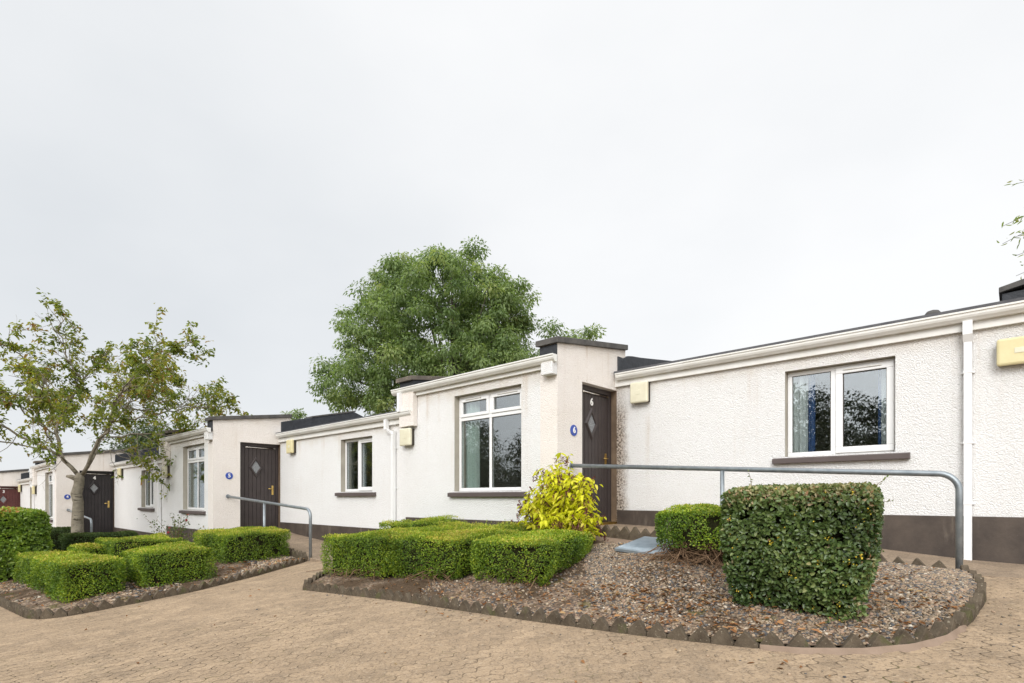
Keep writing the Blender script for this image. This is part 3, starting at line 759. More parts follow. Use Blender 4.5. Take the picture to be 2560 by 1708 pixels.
def cottage(u):
    d = UNITS[u]; bx, by, bz, xL, xR = d['bx'], d['by'], d['bz'], d['xL'], d['xR']
    yW = by+S; z = lambda v: bz+v
    lab = {3: 'white roughcast cottage with the dark red door 3, farthest left', 4: 'white roughcast cottage with the near black door 4 behind the small tree',
           5: 'white roughcast cottage with a dark brown door behind the blue plaque 5', 6: 'white roughcast cottage with the dark brown door 6 and blue curtained window',
           7: 'white roughcast cottage beginning right of the long downpipe, cut by the right edge'}[u]
    c = thing('cottage', (bx, by, z(ZDB)), lab, 'cottage', 'terrace of white single storey cottages stepping up the slope')
    zb = min(Pz(xL, by), Pz(bx, by))-.4
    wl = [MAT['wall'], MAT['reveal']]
    lx0, lx1 = bx+d['L'][0], bx+d['L'][1]
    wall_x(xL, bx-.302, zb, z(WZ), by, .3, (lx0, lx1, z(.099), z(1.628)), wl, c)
    wx0, wx1 = bx+d['W'][0], bx+d['W'][1]
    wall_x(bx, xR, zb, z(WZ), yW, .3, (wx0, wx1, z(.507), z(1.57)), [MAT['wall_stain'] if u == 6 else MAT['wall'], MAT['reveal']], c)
    # entrance wall (faces +x) with the door hole at its inner end
    yd = by+.57; ye = by+1.74
    mb = MB()
    top = lambda y: z(2.085)+.14*(y-by)
    mb.prism([(by, zb), (yd, zb), (yd, z(ZDT)), (yW-.002, z(ZDT)), (yW-.002, z(1.86)), (ye, z(1.86)), (ye, top(ye)), (by, top(by))], bx-.3, bx, 'x')
    mb.build('entrance_wall', MAT['cream'], c)
    # plinths
    MB().box(xL+(.10 if u > 3 else 0), bx+.012, by-.018, by+.05, zb, z(-.34)).build('plinth', MAT['plinth'], c, bevel=.006)
    MB().box(bx+.013, xR+.09, yW-.018, yW+.05, zb, z(-.19)).build('plinth', MAT['plinth'], c, bevel=.006)
    # roofs: shallow ridge behind
    def roof(x0, x1, y0):
        r = MB(); pr = [(y0-.115, z(1.885)), (y0-.125, z(1.925)), (y0+3.3, z(2.38)), (y0+7., z(1.9)), (y0+7., z(1.78)), (y0+3.3, z(2.26))]
        r.prism(pr, x0, x1, 'x'); r.build('roof', MAT['roof'], c)
    roof(xL+.30, bx-.302, by); roof(bx+.022, xR-.12, yW)
    rw = MB().box(xL+.002, xR-.002, by+8.2, by+8.5, zb, z(1.9)); rw.build('rear_wall', MAT['wall'], c)
    # eaves
    MB().box(xL+.43, bx-.205, by-.048, by-.001, z(1.757), z(1.86)).build('fascia', MAT['gutter'], c)
    MB().box(bx+.002, xR-.03, yW-.048, yW-.001, z(1.705), z(1.86)).build('fascia', MAT['gutter'], c)
    gutter(c, xL-(.16 if u != 7 else 0), bx+.035, by, z(1.815))
    gutter(c, bx+.055, xR+.38, yW, z(1.79 if u == 6 else 1.80))
    # downpipe with swan neck and clips
    px_ = bx+d['dp']; zg = path_z(u, px_, yW-.05) if u in PATHZ else Pz(px_, yW)
    dpb = MB()
    if u == 6:
        dpb.prism([(yW-.125, z(1.79)), (yW-.060, z(1.79)), (yW-.060, z(1.70)), (yW-.018, z(1.64)), (yW-.018, z(1.585)), (yW-.083, z(1.585)), (yW-.125, z(1.655))], px_-.038, px_+.038, 'x')
    else:
        x2 = px_-.16
        dpb.box(x2-.033, x2+.033, yW-.125, yW-.055, z(1.62), z(1.80))
        dpb.add([(x2-.033, yW-.122, z(1.64)), (x2+.033, yW-.122, z(1.64)), (x2+.033, yW-.058, z(1.64)), (x2-.033, yW-.058, z(1.64)),
                 (px_-.033, yW-.083, z(1.52)), (px_+.033, yW-.083, z(1.52)), (px_+.033, yW-.019, z(1.52)), (px_-.033, yW-.019, z(1.52))],
                [(0,1,5,4),(1,2,6,5),(2,3,7,6),(3,0,4,7),(0,3,2,1),(4,5,6,7)])
    dpb.box(px_-.032, px_+.032, yW-.082, yW-.018, zg-.03, z(1.59))
    for zz in (z(1.27), z(.55), z(-.07)):
        dpb.box(px_-.036, px_+.036, yW-.086, yW-.017, zz, zz+.022); dpb.box(px_-.055, px_+.055, yW-.024, yW-.001, zz+.003, zz+.019)
    dpb.build('downpipe', MAT['upvc'], c)
    # corbels carrying the eaves at both ends of the front wall
    if u != 3:
        MB().box(xL+.03, xL+.425, by-.105, by-.001, z(1.235), z(1.83)).build('corbel', MAT['cream'], c, bevel=.01)
        MB().box(xL+.06, xL+.125, by-.172, by-.107, z(1.50), z(1.83)).build('downpipe', MAT['upvc'], c)
    MB().box(bx-.20, bx-.001, by-.115, by-.001, z(1.655), z(1.83)).build('corbel', MAT['wall'], c, bevel=.01)
    # parapet and coping over the entrance wall
    def sloped(x0, x1, y0, y1, za, th, sl=.14):
        return MB().prism([(y0, za), (y1, za+sl*(y1-y0)), (y1, za+th+sl*(y1-y0)), (y0, za+th)], x0, x1, 'x')
    sloped(bx-.345, bx+.042, by-.055, by+1.757, z(2.085)-.008, .082).build('coping', MAT['coping'], c, bevel=.008)
    MB().box(bx-.299, bx-.001, by-.014, by-.001, z(1.86), z(2.075)).build('felt_upstand', MAT['felt'], c)
    ft = FELT[u]; f = MB()
    f.prism([(by+ft[0][0], z(1.87))]+[(by+a, z(b)) for a, b in ft]+[(by+ft[-1][0], z(1.87))], bx-.32, bx+.021, 'x')
    f.build('felt_parapet', MAT['felt'], c, bevel=.012)
    if u < 6:
        a, b = ft[-3], ft[-2]; sl = (b[1]-a[1])/(b[0]-a[0])
        sloped(bx-.34, bx+.035, by+a[0]+.45, by+b[0]+.02, z(a[1]+sl*.45)+.004, .035, sl).build('coping', MAT['coping'], c)
    # party parapet at the left boundary
    if u == 7:
        MB().prism([(8.0, 1.95), (10.5, 2.1), (10.5, 2.35), (8.0, 2.23)], -.10, .32, 'x').build('felt_parapet', MAT['felt'], c, bevel=.008)
        MB().add([(-.125, 7.96, 2.232), (.36, 7.96, 2.33), (.36, 10.6, 2.45), (-.125, 10.6, 2.35), (-.125, 7.96, 2.292), (.36, 7.96, 2.40), (.36, 10.6, 2.52), (-.125, 10.6, 2.41)],
                 [(0,3,2,1),(4,5,6,7),(0,1,5,4),(1,2,6,5),(2,3,7,6),(3,0,4,7)]).build('coping', MAT['coping'], c, bevel=.006)
    elif u > 3:
        MB().prism([(by+.001, z(1.30)), (by+1.9, z(1.50)), (by+1.9, z(2.05)+.14*1.9), (by+.001, z(2.05))], xL-.095, xL-.003, 'x').build('felt_parapet', MAT['felt'], c)
        MB().prism([(by+.003, z(1.80)), (by+3.4, z(1.95)), (by+3.4, z(2.05)+.14*3.4), (by+.003, z(2.05))], xL, xL+.285, 'x').build('felt_parapet', MAT['felt'], c)
        sloped(xL-.135, xL+.315, by-.06, by+3.4, z(2.05)-.006, .075).build('coping', MAT['coping_l'], c, bevel=.008)
    # door
    dm = MAT[d['door']]; xd = bx-.13
    fr = MB()
    fr.box(xd-.04, xd+.03, yd+.002, yW-.002, z(ZDT)-.075, z(ZDT)-.002)
    fr.box(xd-.04, xd+.029, yd+.002, yd+.05, z(ZDB), z(ZDT)-.075); fr.box(xd-.04, xd+.029, yW-.06, yW-.002, z(ZDB), z(ZDT)-.075)
    fr.build('door_frame', dm, c, bevel=.004)
    MB().box(bx-.098, bx-.0, yW-.0025, yW+.0, z(ZDB), z(ZDT)-.001).build('jamb_lining', MAT['jamb'], c)
    a, b = yd+.052, yW-.062; nb = 9; dw = (b-a)/nb
    lf = MB(); lf.box(xd-.035, xd-.002, a, b, z(ZDB)+.03, z(ZDT)-.08)
    for i in range(nb): lf.box(xd-.002, xd+.012, a+i*dw+.0045, a+(i+1)*dw-.0045, z(ZDB)+.032, z(ZDT)-.083)
    leaf = lf.build('door', dm, c, bevel=.003)
    yc, zc = (a+b)/2-.06, z(1.10)
    ring = MB(); ro, ri = (.165, .248), (.10, .15)
    o_ = [(yc, zc+ro[1]), (yc+ro[0], zc), (yc, zc-ro[1]), (yc-ro[0], zc)]; i_ = [(yc, zc+ri[1]), (yc+ri[0], zc), (yc, zc-ri[1]), (yc-ri[0], zc)]
    x1_, x2_ = xd+.010, xd+.038
    vs = [(x1_, *p) for p in o_]+[(x2_, (p[0]+q[0]*.0+0*yc), p[1]) for p, q in zip([(yc+(p[0]-yc)*.86, zc+(p[1]-zc)*.86) for p in o_], i_)]+[(x2_-.004, yc+(p[0]-yc)*1.12, zc+(p[1]-zc)*1.12) for p in i_]+[(x1_, *p) for p in i_]
    fs = []
    for r_ in range(3):
        for k in range(4): k2 = (k+1) % 4; fs.append((r_*4+k, r_*4+k2, r_*4+4+k2, r_*4+4+k))
    ring.add(vs, fs); ring.build('diamond_moulding', dm, leaf)
    MB().prism([(p[0], p[1]) for p in i_], xd+.0125, xd+.0165, 'x').build('diamond_pane', MAT['obscure'], leaf)
    hd = MB(); hy = b-.075; hz = z(.57)
    hd.box(xd+.0125, xd+.020, hy-.022, hy+.022, hz-.11, hz+.11)
    hd.tube([(xd+.018, hy, hz+.03), (xd+.055, hy, hz+.03), (xd+.06, hy-.015, hz+.03), (xd+.06, hy-.115, hz+.028)], .0095, 8)
    hd.build('handle', MAT['brass'], leaf)
    cl = MB(); cz = z(ZDT)-.098
    cl.tube([(xd+.030, a+.12, cz), (xd+.030, b-.03, cz-.004)], .011, 8)
    cl.box(xd+.0125, xd+.034, a+.10, a+.15, cz-.013, cz+.013); cl.box(xd+.0125, xd+.034, b-.06, b-.02, cz-.016, cz+.010)
    cl.build('door_closer', MAT['chrome'], leaf)
    MB().box(xd-.04, bx+.01, yd+.002, yW-.004, z(ZDB)-.03, z(ZDB)+.028).build('threshold', MAT['brass'] if u == 6 else MAT['sill'], c, bevel=.004)
    if d['num']: text_on_x('door_number', d['num'], .150, (xd+.015, yc+.012, z(1.425)), MAT['white'], leaf, .004)
    window(c, lx0, lx1, z(.099), z(1.628), by, 'L', u)
    window(c, wx0, wx1, z(.507), z(1.57), yW, 'W', u)
    return c

for u in (3, 4, 5, 6, 7): cottage(u)
# outer end walls and small roof vent
o = MB().tube([(-.73, 8.35, 2.0), (-.73, 8.35, 2.20)], .05, 14); o.tube([(-.73, 8.35, 2.20), (-.73, 8.35, 2.235), (-.73, 8.35, 2.27), (-.73, 8.35, 2.285)], [.085, .085, .06, .015], 16)
tag(o.build('roof_vent', MAT['coping']), 'small dark domed vent on the roof above the gutter near the long downpipe', 'vent')

# ------------------------------------------------------------------ wall lamps and plaques
def wall_lamp(x0, x1, z0, z1, yw, cover, label):
    t = thing('wall_lamp', ((x0+x1)/2, yw, z0), label, 'wall lamp', 'square bulkhead lamps on the white walls')
    MB().box(x0+.012, x1-.006, yw-.052, yw-.001, z0+.008, z1-.008).build('lamp_base', MAT['lampbase'], t, bevel=.008)
    w_, h_ = x1-x0, z1-z0
    m = MB(); m.box(x0, x1, yw-.112, yw-.050, z0, z1)
    m.build('lamp_cover', cover, t, bevel=.022)
    m = MB(); m.box(x0+w_*.36, x1-w_*.36, yw-.116, yw-.110, z0+h_*.40, z1-h_*.40); m.build('lamp_badge', MAT['lamp_pale'], t, bevel=.004)
for u, lb in ((3, 'yellowed square wall lamp right of the dark red door'), (4, 'bright yellow square wall lamp right of the near black door 4'),
              (5, 'bright yellow square wall lamp under the gutter right of the door behind plaque 5'), (6, 'pale square wall lamp under the gutter right of door 6')):
    d = UNITS[u]; x0 = d['bx']+d['lamp']
    wall_lamp(x0, x0+.29, d['bz']+1.405, d['bz']+1.715, d['by']+S, MAT['lamp_pale'] if u == 6 else MAT['lamp'], lb)
for u, lb in ((4, 'yellowed square wall lamp under the corbel left of the tall window beside plaque 4'), (5, 'grimy square wall lamp beneath the corbel behind the small tree'),
              (6, 'pale square wall lamp beneath the corbel left of the mint curtained window'), (7, 'large yellowed wall lamp cut by the right edge')):
    d = UNITS[u]; x0 = d['xL']+(.045 if u != 7 else -.35)
    wall_lamp(x0, x0+(.30 if u != 7 else .36), d['bz']+.905, d['bz']+(1.21 if u != 7 else 1.17), d['by'], MAT['lamp_pale'] if u in (5, 6) else MAT['lamp'], lb)
for u, dy, dz in ((4, .268, .81), (5, .333, .879), (6, .362, .939)):
    d = UNITS[u]; x, y, z_ = d['bx'], d['by']+dy, d['bz']+dz
    t = thing('number_plaque', (x, y, z_), f'round blue plaque with the white number {u}, left of a door', 'sign', 'round blue house number plaques')
    m = MB(); n = 40
    m.prism([(y+.078*math.cos(2*PI*k/n), z_+.078*math.sin(2*PI*k/n)) for k in range(n)], x+.001, x+.011, 'x'); m.build('plaque_disc', MAT['blue'], t, bevel=.002)
    text_on_x('numeral', str(u), .118, (x+.0155, y, z_), MAT['white'], t, .0025)

# ------------------------------------------------------------------ handrails
def arc_corner(a, r, b, n=8):
    """polyline a -> rounded corner at given point -> b"""
    p0, c, p1 = Vector(a), Vector(r[0]), Vector(b); R = r[1]
    d0 = (p0-c).normalized(); d1 = (p1-c).normalized(); th = d0.angle(d1); tl = R/math.tan(th/2)
    s, e = c+d0*tl, c+d1*tl; ctr = c+(d0+d1).normalized()*(R/math.sin(th/2))
    pts = []
    for i in range(n+1):
        q = (s-ctr).lerp(e-ctr, i/n).normalized()*R; pts.append(ctr+q)
    return [p0]+pts+[p1]
def handrail(u, yr, x0, z0, xm, x1, z1, zg, label):
    zm = z0+(z1-z0)*(xm-x0)/(x1-x0)
    t = thing('handrail', (x1, yr, zg), label, 'handrail', 'galvanised handrails beside the ramps')
    path = arc_corner((x0, yr, z0), ((x1, yr, z1), .15), (x1, yr, zg-.06))
    MB().tube(path, .027, 14).build('rail', MAT['galv'], t)
    MB().tube([(xm, yr, zg-.05+.036*(xm-x1)), (xm, yr, zm-.02)], .0235, 12).build('post', MAT['galv'], t)
    MB().tube([(x0-.012, yr, z0), (x0+.006, yr, z0)], .045, 16).build('wall_flange', MAT['galv'], t)
handrail(6, 6.105, -4.512, .445, -2.415, -.352, .205, -.644, 'long grey galvanised handrail running from door 6 down past the dark cube hedge')
handrail(5, 4.62, -12.865, .032, -10.97, -9.07, -.205, -1.09, 'short grey galvanised handrail from the wall beside plaque 5 to the paved entry')
handrail(4, 3.12, -21.84, -.39, -20.2, -18.4, -.59, -1.5, 'grey galvanised handrail partly hidden by the trunk before door 4')

# metal access cover in the gravel
A, B, C_, D_ = Vector((-3.34, 5.34, -.605)), Vector((-2.74, 5.32, -.635)), Vector((-2.60, 5.78, -.515)), Vector((-3.19, 5.76, -.485))
mb = MB(); up = Vector((.0, -.004, .035)); mb.add([A, B, C_, D_]+[p+up for p in (A, B, C_, D_)], [(0,3,2,1),(4,5,6,7),(0,1,5,4),(1,2,6,5),(2,3,7,6),(3,0,4,7)])
tcov = thing('access_cover', A, 'sheet metal access cover with raised ribs lying on the gravel', 'cover')
mb.build('cover_plate', MAT['cover'], tcov, bevel=.004)
for k in range(34):
    f0 = (k+.5)/34
    p0 = A.lerp(B, f0)+up; p1 = D_.lerp(C_, f0)+up; q0 = p0.lerp(p1, .04); q1 = p0.lerp(p1, .96)
    if k == 0: rb = MB()
    rb.tube([q0+Vector((0, 0, .0)), q1], .0035, 4)
rb.build('ribs', MAT['cover'], tcov)

# ------------------------------------------------------------------ hedges
def hedge(name, corners, zb, zt, n_per_m2, leaf, mat, label, cat='hedge', group=None, lump=.027, skew=0., bottom_thin=.15, round_=.04, core_in=.06, extra=None, seed=0, tuck=0., jit=.07, up=.35, gap_amt=.42, shoots=0, shoot_len=.05):
    """clipped hedge block: corners = 4 ground points (x,y) ccw seen from above, zb/zt functions or numbers"""
    q = np.array(corners, float)
    zbv = np.array(zb if hasattr(zb, '__len__') else [zb]*4, float); ztv = np.array(zt if hasattr(zt, '__len__') else [zt]*4, float)
    def bil(a, s, t): s = s[:, None] if a.ndim == 2 else s; t = t[:, None] if a.ndim == 2 else t; return a[0]*(1-s)*(1-t)+a[1]*s*(1-t)+a[2]*s*t+a[3]*(1-s)*t
    l0 = (np.linalg.norm(q[1]-q[0])+np.linalg.norm(q[2]-q[3]))/2; l1 = (np.linalg.norm(q[3]-q[0])+np.linalg.norm(q[2]-q[1]))/2; h = float((ztv-zbv).mean())
    areas = [l0*l1, l0*h, l0*h, l1*h, l1*h]
    nz = SNoise(5.5, 12, seed+1); nz2 = SNoise(16., 12, seed+2)
    def surf(n, inset=0.):
        P_, N_ = [], []
        for k, A_ in enumerate(areas):
            m = max(1, int(A_*n)); a = RNG.uniform(0, 1, m); b = RNG.uniform(0, 1, m)
            if k == 0: s, t, w_, nn = a, b, np.ones(m), (0, 0, 1)
            elif k == 1: s, t, w_, nn = a, np.zeros(m), b, None
            elif k == 2: s, t, w_, nn = a, np.ones(m), b, None
            elif k == 3: s, t, w_, nn = np.zeros(m), a, b, None
            else: s, t, w_, nn = np.ones(m), a, b, None
            P_.append(np.c_[s, t, w_])
            N_.append(np.full(m, k))
        return np.concatenate(P_), np.concatenate(N_)
    ctr = q.mean(0)
    e0 = unit((q[1]-q[0]+q[2]-q[3])[None])[0]; e1 = unit((q[3]-q[0]+q[2]-q[1])[None])[0]
    nvec = np.array([[0, 0, 1], [-e1[0], -e1[1], 0], [e1[0], e1[1], 0], [-e0[0], -e0[1], 0], [e0[0], e0[1], 0]])
    def place(U, K, inset):
        # rounded edges: pull in near the edges/corners
        s, t, w_ = U[:, 0], U[:, 1], U[:, 2]
        xy = bil(q, s, t); z0 = bil(zbv, s, t); z1 = bil(ztv, s, t); z = z0+(z1-z0)*w_
        N = nvec[K].copy()
        du = np.minimum(s, 1-s)*l0; dv = np.minimum(t, 1-t)*l1; dz = (1-w_)*h
        r = round_
        eu = np.clip(1-du/r, 0, 1); ev = np.clip(1-dv/r, 0, 1); ez = np.clip(1-dz/r, 0, 1)
        su = np.where(s < .5, -1, 1); sv = np.where(t < .5, -1, 1)
        N = N + eu[:, None]*su[:, None]*np.r_[e0, 0]*.8 + ev[:, None]*sv[:, None]*np.r_[e1, 0]*.8 + (ez*np.where(K == 0, 0, 1))[:, None]*np.array([0, 0, .8])
        N = unit(N)
        cr_ = np.sort(np.c_[eu, ev, ez], 1)
        pull = r*.5*(cr_[:, 2]*cr_[:, 1])
        P_ = np.c_[xy, z]
        under = np.clip(1-w_/.6, 0, 1)*np.where(K == 0, 0, 1)
        P_ = P_ - N*(pull+inset)[:, None]
        lumpv = nz(P_)*lump+nz2(P_)*lump*.45
        P_ = P_ + N*lumpv[:, None] - N*np.array([1, 1, 0])*(under**2*tuck)[:, None]
        return P_, N
    U, K = surf(n_per_m2)
    Pq, _ = place(U, K, np.zeros(len(U)))
    gap = SNoise(62., 18, seed+5)(Pq)+.6*SNoise(22., 12, seed+6)(Pq)
    keep = (gap > -1.62+gap_amt-np.where(K == 0, .9, 0)) & (U[:, 2] > .02+.10*np.abs(nz2(U*3))) & (RNG.uniform(0, 1, len(U)) > np.clip((.30-U[:, 2])/.30, 0, 1)*bottom_thin*3)
    U, K = U[keep], K[keep]; n = len(U)
    dep = RNG.uniform(0, 1, n)**1.6*jit
    P_, N = place(U, K, dep-.4*jit)
    dirs = unit(N*.55+rand_unit(n)*.85+np.array([0, 0, up])); nn = unit(N*1.1+rand_unit(n)*.8+np.array([0, 0, .35]))
    L = leaf*RNG.uniform(.7, 1.3, n)
    V, F = leaf_cards(P_, dirs, nn, L, L*(.70 if mat is MAT['coton'] else .56), two=leaf > .024)
    k_ = 2 if leaf > .024 else 1
    # surface leaves are younger and yellower than buried ones; patches differ
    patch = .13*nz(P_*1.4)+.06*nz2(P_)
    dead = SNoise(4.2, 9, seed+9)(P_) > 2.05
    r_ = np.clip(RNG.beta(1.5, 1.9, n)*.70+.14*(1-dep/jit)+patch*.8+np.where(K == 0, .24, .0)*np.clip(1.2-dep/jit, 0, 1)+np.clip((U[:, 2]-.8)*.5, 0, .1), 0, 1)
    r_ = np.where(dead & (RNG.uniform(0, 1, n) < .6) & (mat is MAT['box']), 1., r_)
    t = thing(name, (ctr[0], ctr[1], float(zbv.mean())), label, cat, group)
    if shoots:                                   # shoots standing proud of the clipped top
        Us, Ks = surf(shoots); m_ = (Ks == 0) | (RNG.uniform(0, 1, len(Ks)) < .25); Ps_, Ns_ = place(Us[m_], Ks[m_], np.zeros(m_.sum()))
        k7 = 8; ds = unit(Ns_*.7+np.array([0, 0, .6])+RNG.normal(size=Ps_.shape)*.35); ls = shoot_len*RNG.uniform(.5, 1.3, len(Ps_))
        fr_ = np.tile(np.arange(k7)/k7, len(Ps_)); PP = np.repeat(Ps_, k7, 0)+np.repeat(ds*ls[:, None], k7, 0)*fr_[:, None]
        DD = np.repeat(ds, k7, 0)*.5+rand_unit(len(PP)); Lx = .017*RNG.uniform(.7, 1.3, len(PP))
        V2, F2 = leaf_cards(PP, DD, rand_unit(len(PP))+np.array([0, 0, .8]), Lx, Lx*.55, two=k_ == 2)
        F = np.r_[F, F2+len(V)]; V = np.r_[V, V2]; r_ = np.r_[r_, RNG.uniform(.5, .95, len(PP))]
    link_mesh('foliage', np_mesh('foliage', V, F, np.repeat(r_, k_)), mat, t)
    # dark twig mass inside
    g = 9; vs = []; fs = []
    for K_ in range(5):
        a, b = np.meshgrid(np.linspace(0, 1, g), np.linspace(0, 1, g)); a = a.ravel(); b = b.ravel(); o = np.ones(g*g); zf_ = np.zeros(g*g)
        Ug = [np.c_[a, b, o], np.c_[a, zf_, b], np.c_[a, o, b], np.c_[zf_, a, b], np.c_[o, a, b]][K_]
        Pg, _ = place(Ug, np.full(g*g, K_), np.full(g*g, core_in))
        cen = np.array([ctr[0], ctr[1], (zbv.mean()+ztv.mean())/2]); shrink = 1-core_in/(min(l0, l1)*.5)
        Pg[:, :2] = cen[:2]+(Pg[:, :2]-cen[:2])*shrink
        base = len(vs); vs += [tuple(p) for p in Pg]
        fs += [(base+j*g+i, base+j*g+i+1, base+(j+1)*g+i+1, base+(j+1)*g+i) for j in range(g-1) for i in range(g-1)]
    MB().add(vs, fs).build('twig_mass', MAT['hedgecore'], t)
    if extra: extra(t, surf, place)
    return t

def rect(x0, x1, y0, y1, rot=0.):
    c = np.array([(x0+x1)/2, (y0+y1)/2]); R_ = np.array([[math.cos(rot), -math.sin(rot)], [math.sin(rot), math.cos(rot)]])
    return [tuple(c+R_@(np.array(p)-c)) for p in ((x0, y0), (x1, y0), (x1, y1), (x0, y1))]

# small box bush with bare legs
def bare_legs(x0, x1, y0, y1, z0, z1, n, spread):
    def f(t, surf, place):
        mb = MB()
        for i in range(n):
            p = Vector((random.uniform(x0, x1), random.uniform(y0, y1), z1+random.uniform(-.04, .06)))
            c_ = Vector(((x0+x1)/2, (y0+y1)/2, z0)); g_ = c_+Vector((random.gauss(0, spread), random.gauss(0, spread*.7), random.uniform(-.02, .06)))
            m1 = p.lerp(g_, .35)+Vector((random.gauss(0, .03), random.gauss(0, .03), random.gauss(0, .02))); m2 = p.lerp(g_, .7)+Vector((random.gauss(0, .04), random.gauss(0, .04), random.gauss(0, .02)))
            mb.tube([p, m1, m2, g_], [random.uniform(.002, .0055)]*4, 4, cap=False)
        mb.build('bare_stems', MAT['twig'], t)
    return f
G1 = 'clipped green hedge blocks in the bed before door 6'
bz6 = lambda x, y: bed_z('6', x, y)
hs = dict(leaf=.021, mat=MAT['box'])
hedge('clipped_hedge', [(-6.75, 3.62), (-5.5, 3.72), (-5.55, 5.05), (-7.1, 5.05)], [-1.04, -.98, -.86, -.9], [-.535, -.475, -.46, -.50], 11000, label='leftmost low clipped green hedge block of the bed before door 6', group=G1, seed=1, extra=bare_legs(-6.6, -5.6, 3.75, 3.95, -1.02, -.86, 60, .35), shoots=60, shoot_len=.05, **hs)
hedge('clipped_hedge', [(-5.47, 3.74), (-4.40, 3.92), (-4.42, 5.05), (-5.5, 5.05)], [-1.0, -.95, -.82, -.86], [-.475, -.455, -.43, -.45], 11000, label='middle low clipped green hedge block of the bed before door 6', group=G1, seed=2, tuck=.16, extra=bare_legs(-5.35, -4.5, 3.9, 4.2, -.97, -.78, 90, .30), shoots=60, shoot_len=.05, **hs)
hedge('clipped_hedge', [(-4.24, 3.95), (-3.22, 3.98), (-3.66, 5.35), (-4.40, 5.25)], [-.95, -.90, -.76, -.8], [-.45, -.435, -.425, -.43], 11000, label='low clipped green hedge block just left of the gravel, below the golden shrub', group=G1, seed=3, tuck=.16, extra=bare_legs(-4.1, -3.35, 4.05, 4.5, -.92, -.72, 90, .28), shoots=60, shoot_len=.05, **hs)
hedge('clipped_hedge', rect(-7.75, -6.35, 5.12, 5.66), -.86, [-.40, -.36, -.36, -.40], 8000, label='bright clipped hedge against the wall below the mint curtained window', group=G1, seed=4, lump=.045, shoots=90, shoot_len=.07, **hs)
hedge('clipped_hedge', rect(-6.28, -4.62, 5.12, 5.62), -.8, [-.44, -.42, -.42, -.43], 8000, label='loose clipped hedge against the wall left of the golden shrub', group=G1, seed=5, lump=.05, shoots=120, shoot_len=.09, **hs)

hedge('clipped_hedge', rect(-2.66, -1.93, 4.98, 5.52), [-.51, -.51, -.48, -.48], [-.155, -.10, -.09, -.14], 12000, label='small clipped green box bush on bare brown stems behind the dark cube hedge', seed=6, round_=.12, lump=.035, leaf=.021, mat=MAT['box'], extra=bare_legs(-2.62, -1.97, 4.97, 5.42, -.66, -.47, 330, .27))
# the dark cube hedge
def coton_extra(t, surf, place):
    U, K = surf(9000); k_ = (RNG.uniform(0, 1, len(U)) < np.clip((U[:, 2]-.88)*8, 0, .9)) | (RNG.uniform(0, 1, len(U)) < .012) | ((K == 4) & (RNG.uniform(0, 1, len(U)) < .22)); U, K = U[k_], K[k_]
    P_, N = place(U, K, -.03+.04*RNG.uniform(0, 1, len(U))); n = len(P_)
    L = .032*RNG.uniform(.6, 1.2, n)
    V, F = leaf_cards(P_, unit(N*.4+rand_unit(n)+np.array([0, 0, .6])), rand_unit(n)+N, L, L*.5)
    link_mesh('clipped_tips', np_mesh('clipped_tips', V, F, np.repeat(RNG.uniform(0, 1, n), 2)), MAT['coton_tip'], t)
    U, K = surf(70); P_, N = place(U, K, np.full(len(U), -.012)); Vs, Fs = [], []
    for p, nn in zip(P_, N):
        for k in range(random.randint(3, 7)):
            c_ = p+RNG.normal(size=3)*.011; b = len(Vs)*12
            Vs.append(ICO_V*.0058+c_); Fs.append(ICO_F+b)
    link_mesh('berries', np_mesh('berries', np.concatenate(Vs), np.concatenate(Fs), smooth=True), MAT['berry'], t)['kind'] = 'stuff'
    # long stray shoots
    mb = MB(); Ps, Ds, Ns = [], [], []
    for (x, y, z_, dx, dz_) in ((-1.40, 4.1, .06, -.02, .13), (-.70, 4.2, .03, .10, .10), (-.68, 4.3, -.05, .09, .03), (-.69, 4.1, -.3, .08, -.03), (-.70, 4.2, -.42, .07, .02), (-1.5, 4.0, -.55, -.06, -.10), (-1.47, 4.0, -.4, -.05, .02), (-.9, 3.92, -.8, .05, .03)):
        a = Vector((x, y, z_)); b = a+Vector((dx, -.02, dz_)); mb.tube([a, a.lerp(b, .5)+Vector((0, 0, .008)), b], [.002, .0016, .001], 4, cap=False)
        for k in range(9):
            Ps.append(a.lerp(b, .15+.85*k/8)); Ds.append(Vector((dx, random.uniform(-.1, .1), dz_)).normalized()*.6+Vector(rand_unit(1)[0])); Ns.append(rand_unit(1)[0])
    mb.build('stray_shoots', MAT['twig'], t)
    L = RNG.uniform(.016, .028, len(Ps)); V, F = leaf_cards(np.array(Ps), np.array(Ds), np.array(Ns), L, L*.5)
    link_mesh('shoot_leaves', np_mesh('shoot_leaves', V, F, np.repeat(RNG.uniform(.6, 1, len(Ps)), 2)), MAT['coton'], t)
hedge('cube_hedge', [(-1.53, 3.93), (-.66, 3.93), (-.74, 4.66), (-1.60, 4.66)], [-.86, -.86, -.78, -.78], [.02, .025, .05, .05], 9500, label='tall dark green cube shaped hedge with yellow berries in the gravel bed', leaf=.031, mat=MAT['coton'], seed=7, tuck=.22, lump=.010, gap_amt=.55, round_=.035, jit=.085, up=.1, core_in=.075, extra=coton_extra)

